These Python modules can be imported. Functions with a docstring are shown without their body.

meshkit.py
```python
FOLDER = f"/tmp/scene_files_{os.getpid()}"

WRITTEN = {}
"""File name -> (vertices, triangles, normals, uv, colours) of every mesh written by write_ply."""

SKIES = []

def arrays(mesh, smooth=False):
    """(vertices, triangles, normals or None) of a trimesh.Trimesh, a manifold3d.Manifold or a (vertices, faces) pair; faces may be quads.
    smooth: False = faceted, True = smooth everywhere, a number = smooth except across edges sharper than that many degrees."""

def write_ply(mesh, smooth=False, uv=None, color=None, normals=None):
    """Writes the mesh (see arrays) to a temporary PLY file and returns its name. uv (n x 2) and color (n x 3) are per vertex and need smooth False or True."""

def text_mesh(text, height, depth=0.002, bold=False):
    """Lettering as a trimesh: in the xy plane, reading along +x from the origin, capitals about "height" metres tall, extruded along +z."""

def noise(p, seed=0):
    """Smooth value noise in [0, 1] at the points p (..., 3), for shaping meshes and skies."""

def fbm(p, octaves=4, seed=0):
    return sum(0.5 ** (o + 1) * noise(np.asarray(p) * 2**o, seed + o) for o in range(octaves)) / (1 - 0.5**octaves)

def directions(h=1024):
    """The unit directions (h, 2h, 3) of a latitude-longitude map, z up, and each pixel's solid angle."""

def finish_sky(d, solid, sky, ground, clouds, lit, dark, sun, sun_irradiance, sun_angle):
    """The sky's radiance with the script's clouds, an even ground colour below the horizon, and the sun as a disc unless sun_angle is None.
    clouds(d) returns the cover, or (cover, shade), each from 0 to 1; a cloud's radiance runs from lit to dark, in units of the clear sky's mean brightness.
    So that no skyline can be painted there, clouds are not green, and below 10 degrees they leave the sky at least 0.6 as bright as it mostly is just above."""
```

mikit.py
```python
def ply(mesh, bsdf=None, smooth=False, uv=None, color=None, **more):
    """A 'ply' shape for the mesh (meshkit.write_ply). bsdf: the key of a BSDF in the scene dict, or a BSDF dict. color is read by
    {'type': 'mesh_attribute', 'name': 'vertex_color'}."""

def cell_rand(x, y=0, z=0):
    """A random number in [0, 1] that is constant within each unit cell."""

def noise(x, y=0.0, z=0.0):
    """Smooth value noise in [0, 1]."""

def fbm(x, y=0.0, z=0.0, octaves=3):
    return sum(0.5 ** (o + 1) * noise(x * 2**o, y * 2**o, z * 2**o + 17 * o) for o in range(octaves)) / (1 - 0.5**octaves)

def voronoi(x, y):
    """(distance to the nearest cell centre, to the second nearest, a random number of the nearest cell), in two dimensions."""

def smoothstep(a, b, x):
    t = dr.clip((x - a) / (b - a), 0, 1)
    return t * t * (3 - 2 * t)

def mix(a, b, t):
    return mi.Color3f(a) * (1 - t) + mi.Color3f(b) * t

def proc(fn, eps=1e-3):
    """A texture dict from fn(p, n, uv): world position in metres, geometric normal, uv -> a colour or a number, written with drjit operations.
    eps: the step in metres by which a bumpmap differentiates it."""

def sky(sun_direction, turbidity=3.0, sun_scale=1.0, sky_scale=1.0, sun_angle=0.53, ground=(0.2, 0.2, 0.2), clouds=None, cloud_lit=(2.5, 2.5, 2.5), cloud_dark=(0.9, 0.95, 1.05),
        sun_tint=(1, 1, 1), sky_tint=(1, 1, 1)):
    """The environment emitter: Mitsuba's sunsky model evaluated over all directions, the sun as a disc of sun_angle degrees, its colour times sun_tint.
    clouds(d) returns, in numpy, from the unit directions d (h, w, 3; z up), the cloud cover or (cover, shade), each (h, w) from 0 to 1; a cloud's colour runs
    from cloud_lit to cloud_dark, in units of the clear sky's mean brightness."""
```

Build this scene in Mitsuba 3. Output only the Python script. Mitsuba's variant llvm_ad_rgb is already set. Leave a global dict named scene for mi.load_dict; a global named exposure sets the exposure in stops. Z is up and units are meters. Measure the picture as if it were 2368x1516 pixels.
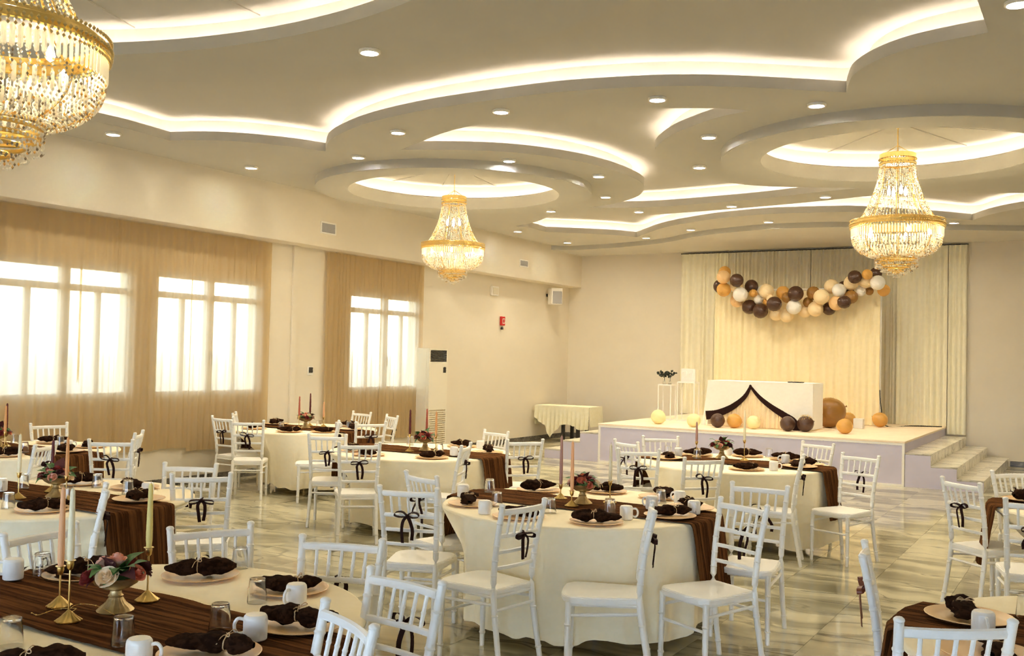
import math, random
import numpy as np, trimesh, shapely
import drjit as dr
import mitsuba as mi
import mikit, meshkit
from shapely.geometry import Polygon, Point, box as sbox
from shapely.ops import unary_union

T = mi.ScalarTransform4f
PI = math.pi
scene, labels = {}, {}
exposure = 1.93

# ------------------------------------------------------------------ camera
CAM = np.array([0.0, 0.0, 1.75])
YAW, PITCH, ROLL, FPX = math.radians(30.668), math.radians(1.645), math.radians(1.298), 2300.0
FW = np.array([-math.sin(YAW) * math.cos(PITCH), math.cos(YAW) * math.cos(PITCH), math.sin(PITCH)])
_rt = np.array([math.cos(YAW), math.sin(YAW), 0.0])
_up = np.cross(_rt, FW)
RT = math.cos(ROLL) * _rt + math.sin(ROLL) * _up
UP = -math.sin(ROLL) * _rt + math.cos(ROLL) * _up
scene['camera'] = {'type': 'perspective', 'fov_axis': 'x', 'fov': math.degrees(2 * math.atan(2368 / 2 / FPX)),
                   'to_world': T().look_at(origin=CAM.tolist(), target=(CAM + FW).tolist(), up=UP.tolist()),
                   'near_clip': 0.05, 'far_clip': 200.0}

# ------------------------------------------------------------------ sky and lamp strengths
scene['sky'] = mikit.sky((0.75, -0.2, 0.6), turbidity=4.0, sun_scale=0.15, sky_scale=12.5, sky_tint=(0.87, 0.96, 1.09), ground=(0.35, 0.35, 0.33),
                         clouds=lambda d: 0.3 * meshkit.fbm(d * 3.0, 4, 5), cloud_lit=(2.2, 2.2, 2.2), cloud_dark=(1.2, 1.25, 1.3))
LED = (4.9, 4.1, 3.55)
DOWN = (128.0, 112.0, 84.0)
BULB = (100.0, 80.0, 48.0)


def emitter(rgb):
    return {'type': 'area', 'radiance': {'type': 'rgb', 'value': list(rgb)}}


# ------------------------------------------------------------------ materials
def rgb(*c):
    return {'type': 'rgb', 'value': list(c)}


def mat(name, color, rough=0.6, **k):
    scene[name] = {'type': 'twosided', 'bsdf': {'type': 'principled', 'base_color': rgb(*color) if isinstance(color, tuple) else color, 'roughness': rough, **k}}
    return name


def fleck(a, b, s, lo=0.35, hi=0.65, o=3):
    return mikit.proc(lambda p, n, uv: mikit.mix(a, b, mikit.smoothstep(lo, hi, mikit.fbm(p.x * s, p.y * s, p.z * s, octaves=o))))


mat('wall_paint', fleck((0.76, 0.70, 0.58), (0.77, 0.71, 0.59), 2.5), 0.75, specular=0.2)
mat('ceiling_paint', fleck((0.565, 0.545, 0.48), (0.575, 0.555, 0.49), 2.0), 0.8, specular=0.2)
mat('white_plastic', (0.86, 0.85, 0.80), 0.33, specular=0.5)
mat('ivory_cloth', fleck((0.87, 0.785, 0.57), (0.885, 0.80, 0.59), 30), 0.9, specular=0.1, sheen=0.2)
mat('white_cloth', fleck((0.87, 0.85, 0.79), (0.89, 0.87, 0.81), 30), 0.9, specular=0.1)
mat('peach_cloth', fleck((0.84, 0.70, 0.48), (0.87, 0.73, 0.51), 30), 0.9, specular=0.1)
mat('drape_cloth', fleck((0.87, 0.77, 0.50), (0.89, 0.79, 0.53), 20), 0.9, specular=0.1)
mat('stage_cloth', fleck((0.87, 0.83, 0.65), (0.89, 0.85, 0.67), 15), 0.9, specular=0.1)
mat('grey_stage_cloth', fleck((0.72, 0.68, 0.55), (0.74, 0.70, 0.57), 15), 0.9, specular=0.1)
mat('corner_cloth', fleck((0.80, 0.76, 0.56), (0.83, 0.79, 0.60), 25), 0.9, specular=0.1)
mat('ribbon_brown', (0.020, 0.006, 0.005), 0.65, specular=0.12)
mat('ribbon_copper', (0.16, 0.045, 0.022), 0.35, specular=0.5)
mat('napkin_brown', fleck((0.014, 0.0055, 0.003), (0.032, 0.0135, 0.0065), 60), 0.9, specular=0.05)
mat('twine', (0.62, 0.45, 0.26), 0.8)


def runner_tex(p, n, uv):
    s = mikit.fbm(uv.x * 3.0, uv.y * 46.0, 0.0, octaves=3)
    q = mikit.noise(uv.x * 90.0, uv.y * 170.0)
    return mikit.mix((0.032, 0.0105, 0.0035), (0.150, 0.062, 0.021), mikit.smoothstep(0.3, 0.75, s) * 0.8 + 0.2 * q)


mat('runner_gauze', mikit.proc(runner_tex), 0.95, specular=0.03)
mat('charger_gold', (0.72, 0.47, 0.235), 0.32, specular=0.6)
mat('china', (0.88, 0.87, 0.83), 0.15, specular=0.6)
scene['glass'] = {'type': 'dielectric', 'int_ior': 1.5, 'ext_ior': 1.0}
scene['pane'] = {'type': 'thindielectric', 'int_ior': 1.5}
mat('brass', (0.80, 0.58, 0.22), 0.24, metallic=1.0)
mat('old_gold', fleck((0.55, 0.40, 0.18), (0.66, 0.50, 0.26), 40), 0.38, metallic=0.8)
mat('gold_metal', (0.95, 0.70, 0.25), 0.2, metallic=1.0)
for nm, c in dict(ivory=(0.86, 0.78, 0.54), peach=(0.82, 0.44, 0.22), yellow=(0.80, 0.66, 0.22), mauve=(0.42, 0.23, 0.19), burgundy=(0.10, 0.012, 0.012), rust=(0.42, 0.10, 0.06), orange=(0.72, 0.36, 0.14)).items():
    mat('wax_' + nm, c, 0.45, specular=0.4)
mat('leaf_green', fleck((0.030, 0.095, 0.020), (0.06, 0.16, 0.04), 40), 0.5)
mat('leaf_dark', (0.012, 0.018, 0.010), 0.5)
for nm, c in dict(burgundy=(0.24, 0.030, 0.028), blush=(0.80, 0.46, 0.34), cream=(0.87, 0.74, 0.54), coral=(0.66, 0.22, 0.13), plum=(0.075, 0.014, 0.016)).items():
    mat('rose_' + nm, c, 0.7)
for nm, c in dict(d=(0.060, 0.023, 0.011), o=(0.64, 0.34, 0.075), t=(0.82, 0.54, 0.26), p=(0.88, 0.70, 0.42), w=(0.90, 0.88, 0.82), b=(0.29, 0.14, 0.028), c=(0.88, 0.78, 0.42)).items():
    mat('balloon_' + nm, c, 0.28, specular=0.5, clearcoat=0.3)
mat('lilac_panel', fleck((0.57, 0.54, 0.68), (0.59, 0.56, 0.70), 3), 0.55)
mat('stage_top', fleck((0.86, 0.72, 0.54), (0.89, 0.76, 0.58), 4), 0.5)
mat('white_trim', (0.87, 0.85, 0.80), 0.4)
mat('black_plastic', (0.02, 0.02, 0.02), 0.4)
mat('grey_plastic', (0.42, 0.42, 0.43), 0.5)
mat('cream_plastic', (0.80, 0.75, 0.62), 0.4)
mat('dark_slot', (0.035, 0.033, 0.03), 0.6)
mat('alarm_red', (0.52, 0.02, 0.02), 0.4)
mat('black_wood', (0.025, 0.022, 0.02), 0.4)
mat('upvc', (0.80, 0.80, 0.78), 0.35)


def marble(lo, mid, vein, scale):
    def fn(p, n, uv):
        tx, ty = dr.floor((p.x + 1.58) / 0.6), dr.floor((p.y - 8.45) / 0.6)
        r = mikit.cell_rand(tx, ty, 3)
        x, y, z = p.x * scale + r * 31.0, p.y * scale * 1.0 + r * 17.0, p.z * scale
        w = mikit.fbm(x * 1.1, y * 1.1, z, octaves=3) - 0.5
        a = mikit.fbm(x * 0.6 + w * 1.2, y * 3.0 + w * 2.2, z * 2.6, octaves=4)
        v = dr.abs(mikit.fbm(x * 0.6 + w, y * 2.9 + w * 1.6 + 9.0, z * 2.4 + 4.0, octaves=3) - 0.5)
        c = mikit.mix(lo, mid, mikit.smoothstep(0.25, 0.7, a))
        return mikit.mix(vein, c, mikit.smoothstep(0.0, 0.035, v) * 0.6 + 0.4)
    return mikit.proc(fn)


mat('floor_marble', marble((0.17, 0.16, 0.105), (0.46, 0.43, 0.305), (0.045, 0.044, 0.030), 1.5), 0.07, specular=0.75)
mat('grout', (0.16, 0.15, 0.12), 0.8)
mat('dark_marble', marble((0.06, 0.055, 0.05), (0.16, 0.145, 0.125), (0.3, 0.28, 0.23), 4.0), 0.2)
mat('step_marble', marble((0.50, 0.48, 0.40), (0.68, 0.65, 0.55), (0.26, 0.25, 0.22), 2.0), 0.12, specular=0.6)
scene['sheer'] = {'type': 'principledthin', 'base_color': rgb(0.76, 0.615, 0.385), 'roughness': 0.30, 'diff_trans': 0.80, 'spec_trans': 0.38, 'eta': 1.15}
scene['crystal'] = {'type': 'principledthin', 'base_color': rgb(0.98, 0.955, 0.88), 'roughness': 0.12, 'diff_trans': 1.0, 'spec_trans': 0.22, 'eta': 1.5}
scene['crystal_amber'] = {**scene['crystal'], 'base_color': rgb(0.86, 0.62, 0.26)}
scene['crystal_smoky'] = {**scene['crystal'], 'base_color': rgb(0.42, 0.35, 0.25), 'diff_trans': 0.6}
mat('crystal_gold', (0.90, 0.70, 0.32), 0.15, metallic=0.7)
mat('lamp_body', (0.85, 0.83, 0.78), 0.4)


# ------------------------------------------------------------------ mesh helpers
class M:
    """collects vertices and triangles"""

    def __init__(s):
        s.v, s.f, s.n = [], [], 0

    def add(s, v, f, tf=None):
        v = np.asarray(v, float)
        if tf is not None:
            v = v @ np.asarray(tf)[:3, :3].T + np.asarray(tf)[:3, 3]
        f = np.asarray(f, int)
        if f.shape[1] == 4:
            f = np.vstack([f[:, [0, 1, 2]], f[:, [0, 2, 3]]])
        s.v.append(v)
        s.f.append(f + s.n)
        s.n += len(v)
        return s

    def mesh(s, m, tf=None):
        return s.add(m.vertices, m.faces, tf)

    def get(s):
        return np.vstack(s.v), np.vstack(s.f)

    def box(s, x0, x1, y0, y1, z0, z1, bev=0.0, tf=None):
        if bev <= 0:
            v = [[x, y, z] for x in (x0, x1) for y in (y0, y1) for z in (z0, z1)]
            f = [[0, 1, 3, 2], [4, 6, 7, 5], [0, 4, 5, 1], [2, 3, 7, 6], [0, 2, 6, 4], [1, 5, 7, 3]]
            return s.add(v, f, tf)
        b = bev
        pts = []
        for x, sx in ((x0, 1), (x1, -1)):
            for y, sy in ((y0, 1), (y1, -1)):
                for z, sz in ((z0, 1), (z1, -1)):
                    pts += [[x, y + sy * b, z + sz * b], [x + sx * b, y, z + sz * b], [x + sx * b, y + sy * b, z]]
        h = trimesh.convex.convex_hull(np.array(pts))
        return s.mesh(h, tf)

    def tube(s, path, r, n=8, cap=True, flat=1.0, up=(0, 0, 1), tf=None):
        p = np.asarray(path, float)
        r = np.broadcast_to(np.asarray(r, float), (len(p),))
        t = np.gradient(p, axis=0)
        t /= np.linalg.norm(t, axis=1, keepdims=True) + 1e-12
        u = np.array(up, float)
        A = []
        for k in range(len(p)):
            a = u - t[k] * (u @ t[k])
            if np.linalg.norm(a) < 1e-3:
                a = np.array([1.0, 0, 0]) - t[k] * t[k][0]
                if np.linalg.norm(a) < 1e-3:
                    a = np.array([0, 1.0, 0])
            A.append(a / np.linalg.norm(a))
        A = np.array(A)
        B = np.cross(t, A)
        ang = np.arange(n) * 2 * PI / n
        ring = (p[:, None] + r[:, None, None] * (np.cos(ang)[None, :, None] * A[:, None] * flat + np.sin(ang)[None, :, None] * B[:, None])).reshape(-1, 3)
        f = [[i * n + j, i * n + (j + 1) % n, (i + 1) * n + (j + 1) % n, (i + 1) * n + j] for i in range(len(p) - 1) for j in range(n)]
        f = [q[::-1] for q in f]
        v = ring
        tri = []
        if cap:
            v = np.vstack([ring, p[0], p[-1]])
            a, b = len(ring), len(ring) + 1
            tri = [[a, j, (j + 1) % n] for j in range(n)] + [[b, (len(p) - 1) * n + (j + 1) % n, (len(p) - 1) * n + j] for j in range(n)]
        f = np.array(f)
        f = np.vstack([f[:, [0, 1, 2]], f[:, [0, 2, 3]]])
        if len(tri):
            f = np.vstack([f, tri])
        return s.add(v, f[:, ::-1], tf)

    def lathe(s, prof, n=24, mod=None, tf=None):
        """profile of (r, z) from the bottom outside; closed on the axis where r is 0"""
        prof = np.asarray(prof, float)
        ang = np.arange(n) * 2 * PI / n
        v = []
        for k, (r, z) in enumerate(prof):
            rr = r * (np.ones(n) if mod is None else mod(ang, r, z, k))
            v.append(np.stack([rr * np.cos(ang), rr * np.sin(ang), np.full(n, z)], 1))
        m = len(prof)
        f = [[i * n + j, i * n + (j + 1) % n, (i + 1) * n + (j + 1) % n, (i + 1) * n + j] for i in range(m - 1) for j in range(n)]
        return s.add(np.vstack(v), f, tf)

    def ball(s, c, r, sub=1, tf=None):
        m = trimesh.creation.icosphere(subdivisions=sub)
        return s.add(m.vertices * np.asarray(r) + np.asarray(c), m.faces, tf)

    def extrude(s, poly, z0, z1, tf=None):
        for g in getattr(poly, 'geoms', [poly]):
            if g.is_empty or g.area < 1e-6:
                continue
            e = trimesh.creation.extrude_polygon(g, z1 - z0, engine='earcut')
            e.apply_translation([0, 0, z0])
            s.mesh(e, tf)
        return s

    def sheet(s, G, thick=0.0):
        """G: (a, b, 3) grid of points"""
        a, b, _ = G.shape
        f = np.array([[i * b + j, i * b + j + 1, (i + 1) * b + j + 1, (i + 1) * b + j] for i in range(a - 1) for j in range(b - 1)])
        return s.add(G.reshape(-1, 3), f)


def rot(z=0.0, loc=(0, 0, 0), x=0.0, y=0.0, s=1.0):
    m = trimesh.transformations.euler_matrix(x, y, z)
    m[:3, :3] *= s
    m[:3, 3] = loc
    return m


def W(z=0.0, loc=(0, 0, 0), s=1.0):
    return T(rot(z, loc, s=s).tolist())


used = {}


def numbered(name):
    k = used.get(name, -1) + 1
    used[name] = k
    return name if k == 0 else f'{name}_{k:03d}'


def lab(key, label=None, cat=None, group=None, kind=None):
    d = {}
    if label: d['label'] = label
    if cat: d['category'] = cat
    if group: d['group'] = group
    if kind: d['kind'] = kind
    labels[key] = d
    return key


def shape(m, bsdf, smooth=False, **k):
    return mikit.ply(m.get() if isinstance(m, M) else m, bsdf, smooth, **k)


def put(name, m, bsdf, smooth=False, parent=None, to=None, label=None, cat=None, group=None, kind=None, **k):
    key = numbered((parent + '__' if parent else '') + name)
    d = m if isinstance(m, dict) else shape(m, bsdf, smooth, **k)
    scene[key] = {**d, 'to_world': to} if to is not None else dict(d)
    if label or cat or group or kind:
        lab(key, label, cat, group, kind)
    return key


def thing(name, label, cat, group=None, kind=None):
    return lab(numbered(name), label, cat, group, kind)


def stamp(name, parts, to, label, cat, group=None, kind=None):
    """a copy of a thing: parts = [(part name, ply dict, extra labels or None)], part names may hold '__' for sub-parts"""
    key = thing(name, label, cat, group, kind)
    local = {}
    for part in parts:
        nm, d = part[0], part[1]
        k = local.get(nm, -1) + 1
        local[nm] = k
        pk = f'{key}__{nm}' + ('' if k == 0 else f'_{k:03d}')
        scene[pk] = {**d, 'to_world': to}
        if len(part) > 2 and part[2]:
            labels[pk] = dict(part[2])
    return key


def proj(p):
    d = np.asarray(p, float) - CAM
    z = d @ FW
    return 1184 + FPX * (d @ RT) / z, 758 - FPX * (d @ UP) / z, z


def spline(pts, per=8):
    """Catmull-Rom through the points, ends kept"""
    p = np.asarray(pts, float)
    if len(p) < 3:
        return p
    q = np.vstack([2 * p[0] - p[1], p, 2 * p[-1] - p[-2]])
    out = []
    for i in range(1, len(q) - 2):
        for t in np.arange(per) / per:
            a, b, c, d = q[i - 1:i + 3]
            out.append(0.5 * (2 * b + (c - a) * t + (2 * a - 5 * b + 4 * c - d) * t * t + (3 * b - a - 3 * c + d) * t ** 3))
    out.append(p[-1])
    return np.array(out)


# ------------------------------------------------------------------ the room
XW, XB, YB, X1, Y0 = -10.246, -9.945, 19.75, 4.5, -6.0
ZP, ZU, ZBEAM = 4.10, 4.36, 3.31

R1 = [[[-8.95, 5.79], [-9.03, 6.59], [-9.01, 7.01], [-9.07, 7.62]], [[-9.07, 7.62], [-8.72, 7.75], [-8.38, 7.98], [-8.12, 8.28], [-7.94, 8.57], [-7.83, 8.83]],
      [[-7.83, 8.83], [-7.38, 8.39], [-6.84, 8.07], [-6.32, 7.87], [-5.78, 7.75], [-5.31, 7.7], [-4.7, 7.69], [-4.15, 7.71], [-3.66, 7.81], [-3.21, 7.95], [-2.82, 8.15], [-2.43, 8.42], [-1.91, 8.81]],
      [[-1.91, 8.81], [-1.85, 8.6], [-1.74, 8.29], [-1.54, 8.01], [-1.29, 7.81], [-1.03, 7.71], [-0.69, 7.64]], [[-0.69, 7.64], [-0.7, 4.9]],
      [[-0.7, 4.9], [-0.95, 4.68], [-1.47, 5.11], [-2.12, 5.59], [-2.83, 6.01], [-3.38, 6.26], [-3.92, 6.39], [-4.48, 6.47], [-5.04, 6.49], [-5.51, 6.45], [-6.2, 6.28], [-6.97, 5.97], [-7.51, 5.63], [-8.01, 5.18]],
      [[-8.01, 5.18], [-8.56, 5.37], [-8.95, 5.79]]]
R2 = [[[-6.95, 9.12], [-6.26, 9.46], [-5.77, 9.87], [-5.4, 10.53], [-5.24, 11.28], [-5.26, 12.1], [-5.42, 12.6], [-5.78, 13.2], [-6.38, 13.69], [-6.9, 13.9]], [[-6.9, 13.9], [-6.35, 14.13], [-5.7, 14.22], [-4.3, 14.07], [-3.45, 13.84], [-2.76, 13.69]],
      [[-2.76, 13.69], [-3.35, 13.4], [-3.97, 12.99], [-4.29, 12.46], [-4.46, 11.62], [-4.45, 10.95], [-4.38, 10.52], [-4.22, 10.16], [-3.87, 9.71], [-3.53, 9.42], [-3.17, 9.18], [-2.83, 9.06]],
      [[-2.83, 9.06], [-3.07, 8.87], [-3.34, 8.73], [-3.97, 8.48], [-4.51, 8.39], [-5.12, 8.39], [-5.62, 8.48], [-6.08, 8.65], [-6.52, 8.89], [-6.95, 9.12]]]
R3 = [[[-9.11, 15.4], [-8.96, 15.65], [-8.98, 16.3]], [[-8.98, 16.3], [-8.66, 16.56], [-7.99, 17.15], [-7.71, 17.61]],
      [[-7.71, 17.61], [-6.69, 16.51], [-5.72, 15.88], [-5.13, 15.67], [-4.46, 15.57], [-3.66, 15.72], [-3.16, 15.95], [-2.22, 16.87], [-1.79, 17.41]], [[-1.79, 17.41], [-1.43, 16.78], [-0.99, 16.34], [-0.36, 16.11], [0.54, 16.3]],
      [[0.54, 16.3], [0.54, 15.6]], [[0.54, 15.6], [-0.25, 15.3], [-0.9, 14.92], [-1.5, 14.67], [-1.88, 14.35], [-2.35, 14.25], [-2.83, 14.4], [-3.81, 14.65], [-4.85, 14.83], [-6.0, 14.96], [-6.65, 14.97], [-7.18, 14.7], [-7.76, 14.26]],
      [[-7.76, 14.26], [-8.06, 14.63], [-8.5, 15.03], [-9.11, 15.4]]]
BULK = [[-10.25, 18.21], [-9.98, 18.3], [-9.64, 18.5], [-9.1, 18.51], [-8.2, 18.32], [-7.26, 17.94], [-6.24, 17.16], [-5.11, 16.74], [-4.18, 16.73], [-3.5, 16.99], [-2.33, 17.72], [-1.11, 18.36], [0.32, 19.3]]


def outline(segs):
    pts = np.vstack([spline(s)[:-1] for s in segs])
    return Polygon(pts).buffer(0)


P1, P2, P3 = outline(R1), outline(R2), outline(R3)
D1 = Point(-5.247, 1.08).buffer(4.383, 96)
D2c, D3c = (-7.742, 11.401), (-1.904, 11.301)
D2, D3 = Point(*D2c).buffer(1.457, 48), Point(*D3c).buffer(1.437, 48)
room = sbox(XB - 0.05, Y0, X1, YB)
ceil = thing('ceiling', 'white plaster ceiling with curving light coves cut into its lower layer', None, kind='structure')
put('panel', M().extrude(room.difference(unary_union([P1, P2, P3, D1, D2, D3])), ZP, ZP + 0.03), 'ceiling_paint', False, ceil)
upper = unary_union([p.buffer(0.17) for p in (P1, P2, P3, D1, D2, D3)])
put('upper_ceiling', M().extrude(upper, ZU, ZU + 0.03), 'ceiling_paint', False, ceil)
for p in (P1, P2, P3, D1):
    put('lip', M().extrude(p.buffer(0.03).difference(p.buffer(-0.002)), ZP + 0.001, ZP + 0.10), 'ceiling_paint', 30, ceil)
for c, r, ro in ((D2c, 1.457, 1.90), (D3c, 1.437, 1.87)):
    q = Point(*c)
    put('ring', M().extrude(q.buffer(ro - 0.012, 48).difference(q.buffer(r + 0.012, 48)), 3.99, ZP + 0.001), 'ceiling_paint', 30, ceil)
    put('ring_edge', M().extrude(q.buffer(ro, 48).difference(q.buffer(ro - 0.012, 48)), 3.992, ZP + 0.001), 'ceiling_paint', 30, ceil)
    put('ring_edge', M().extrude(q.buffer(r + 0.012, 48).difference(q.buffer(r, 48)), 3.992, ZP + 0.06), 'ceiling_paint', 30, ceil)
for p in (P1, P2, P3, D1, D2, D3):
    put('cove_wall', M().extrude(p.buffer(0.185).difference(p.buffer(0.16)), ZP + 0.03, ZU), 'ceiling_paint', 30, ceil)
    m = M()
    strip = p.buffer(0.068).difference(p.buffer(0.040))
    for g in getattr(strip, 'geoms', [strip]):
        v2, f2 = trimesh.creation.triangulate_polygon(g, engine='earcut')
        v3 = np.column_stack([v2, [ZP + 0.078 - 0.9 * (p.distance(Point(*q)) - 0.04) for q in v2]])
        n = np.cross(v3[f2[:, 1]] - v3[f2[:, 0]], v3[f2[:, 2]] - v3[f2[:, 0]])[:, 2]
        f2 = np.where((n > 0)[:, None], f2, f2[:, ::-1])
        m.add(v3, f2)
    put('led_strip', m, 'lamp_body', False, ceil, emitter=emitter(LED))
for c, r0, r1, cnt in ((D2c, 0.12, 1.55, 12), (D3c, 0.12, 1.53, 12), ((-5.247, 1.08), 0.3, 4.5, 24)):
    for k in range(cnt):
        a = 2 * PI * (k + 0.35) / cnt
        put('rib', M().box(r0, r1, -0.022, 0.022, ZU - 0.010, ZU, tf=rot(a, (c[0], c[1], 0))), 'ceiling_paint', False, ceil)
bulk = Polygon(np.vstack([spline(BULK), [[X1, 19.5], [X1, YB], [XB - 0.05, YB]]])).buffer(0).intersection(room)
put('bulkhead', M().extrude(bulk.buffer(-0.01), 4.01, ZP + 0.001), 'ceiling_paint', 30, ceil)
put('bulkhead_edge', M().extrude(bulk.difference(bulk.buffer(-0.01)), 4.011, ZP + 0.001), 'ceiling_paint', 30, ceil)

# floor: tiles of 0.6 m on a grout bed
lab(put('floor', M().box(XW, X1, Y0, YB, -0.12, -0.004), 'grout'), 'floor of polished beige marble tiles', None, kind='structure')
tiles = []
for i in range(-15, 11):
    for j in range(-25, 20):
        x0, y0 = -1.58 + 0.6 * i, 8.45 + 0.6 * j
        xa, xb, ya, yb = max(x0 + 0.0012, XW), min(x0 + 0.5988, X1), max(y0 + 0.0012, Y0), min(y0 + 0.5988, YB)
        if xb - xa < 0.02 or yb - ya < 0.02:
            continue
        u, v, z = proj(((xa + xb) / 2, (ya + yb) / 2, 0))
        seen = z > 0.5 and -60 < u < 2430 and 0 < v < 1560
        tiles.append((z if seen else 1e3 + abs(z), xa, xb, ya, yb))
tiles.sort()
for t in tiles[:300]:
    put('tile', M().box(*t[1:], -0.004, 0.0), 'floor_marble', False, 'floor')
m = M()
for t in tiles[300:]:
    m.box(*t[1:], -0.004, 0.0)
put('tile_field', m, 'floor_marble', False, 'floor', kind='stuff')

# windows in the left wall
WINS = [(6.30, 8.12), (8.48, 10.28), (12.24, 14.10)]
WZ0, WZ1 = 1.15, 2.72


def wall_x(x0, x1, y0, y1, z0, z1, holes):
    """a wall in the yz plane with rectangular holes (y0, y1, z0, z1)"""
    poly = sbox(y0, z0, y1, z1)
    for h in holes:
        poly = poly.difference(sbox(h[0], h[2], h[1], h[3]))
    tf = np.array([[0, 0, 1, x0], [1, 0, 0, 0], [0, 1, 0, 0], [0, 0, 0, 1.0]])
    return M().extrude(poly, 0, x1 - x0, tf)


put('wall_left', wall_x(XW - 0.25, XW, Y0 - 0.2, YB + 0.2, 0, 4.5, [(a, b, WZ0, WZ1) for a, b in WINS]), 'wall_paint', label='cream side wall with three curtained windows', kind='structure')
put('wall_back', M().box(XW - 0.25, X1 + 0.2, YB, YB + 0.2, 0, 4.5), 'wall_paint', label='plain cream back wall behind the stage', kind='structure')
put('wall_right', M().box(X1, X1 + 0.2, Y0 - 0.2, YB + 0.2, 0, 4.5), 'wall_paint', label='right wall of the hall', kind='structure')
DOORS = [(-9.4, -7.4), (-6.6, -4.6), (-3.8, -1.8), (-1.0, 1.0), (1.8, 3.8)]
DZ = 2.7
fpoly = sbox(XW - 0.25, 0, X1 + 0.2, 4.5).difference(unary_union([sbox(a, 0.02, b, DZ) for a, b in DOORS]))
put('wall_front', M().extrude(fpoly, 0, 0.2, np.array([[1, 0, 0, 0], [0, 0, -1, Y0], [0, 1, 0, 0], [0, 0, 0, 1.0]])), 'wall_paint', label='wall with open terrace doors behind the viewer', kind='structure')
for k, (a, b) in enumerate(DOORS):
    put(f'door_{k + 1}', M().box(a, a + 0.06, Y0 - 0.2, Y0, 0.02, DZ, 0.004).box(b - 0.06, b, Y0 - 0.2, Y0, 0.02, DZ, 0.004).box(a, b, Y0 - 0.2, Y0, DZ - 0.06, DZ, 0.004), 'upvc', label='white frame of an open terrace door behind the viewer', kind='structure')
put('terrace', M().box(-40, 40, -45, Y0 - 0.2, -0.15, -0.02), 'grout', label='paved terrace outside the doors behind the viewer', kind='structure')
put('ceiling_beam', M().box(XW, XB, Y0, YB, ZBEAM, 4.5, 0.004), 'wall_paint', label='deep cream bulkhead beam above the window wall', kind='structure')
put('trim_1', M().box(XW - 0.0, XW + 0.035, 10.90, 11.0, 0.1, ZBEAM, 0.004), 'wall_paint', label='slim wall pilaster between the curtains', kind='structure')
put('baseboard_left', M().box(XW, XW + 0.018, Y0, YB, 0.0, 0.10, 0.003), 'dark_marble', label='dark marble skirting along the window wall', kind='structure')
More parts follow.
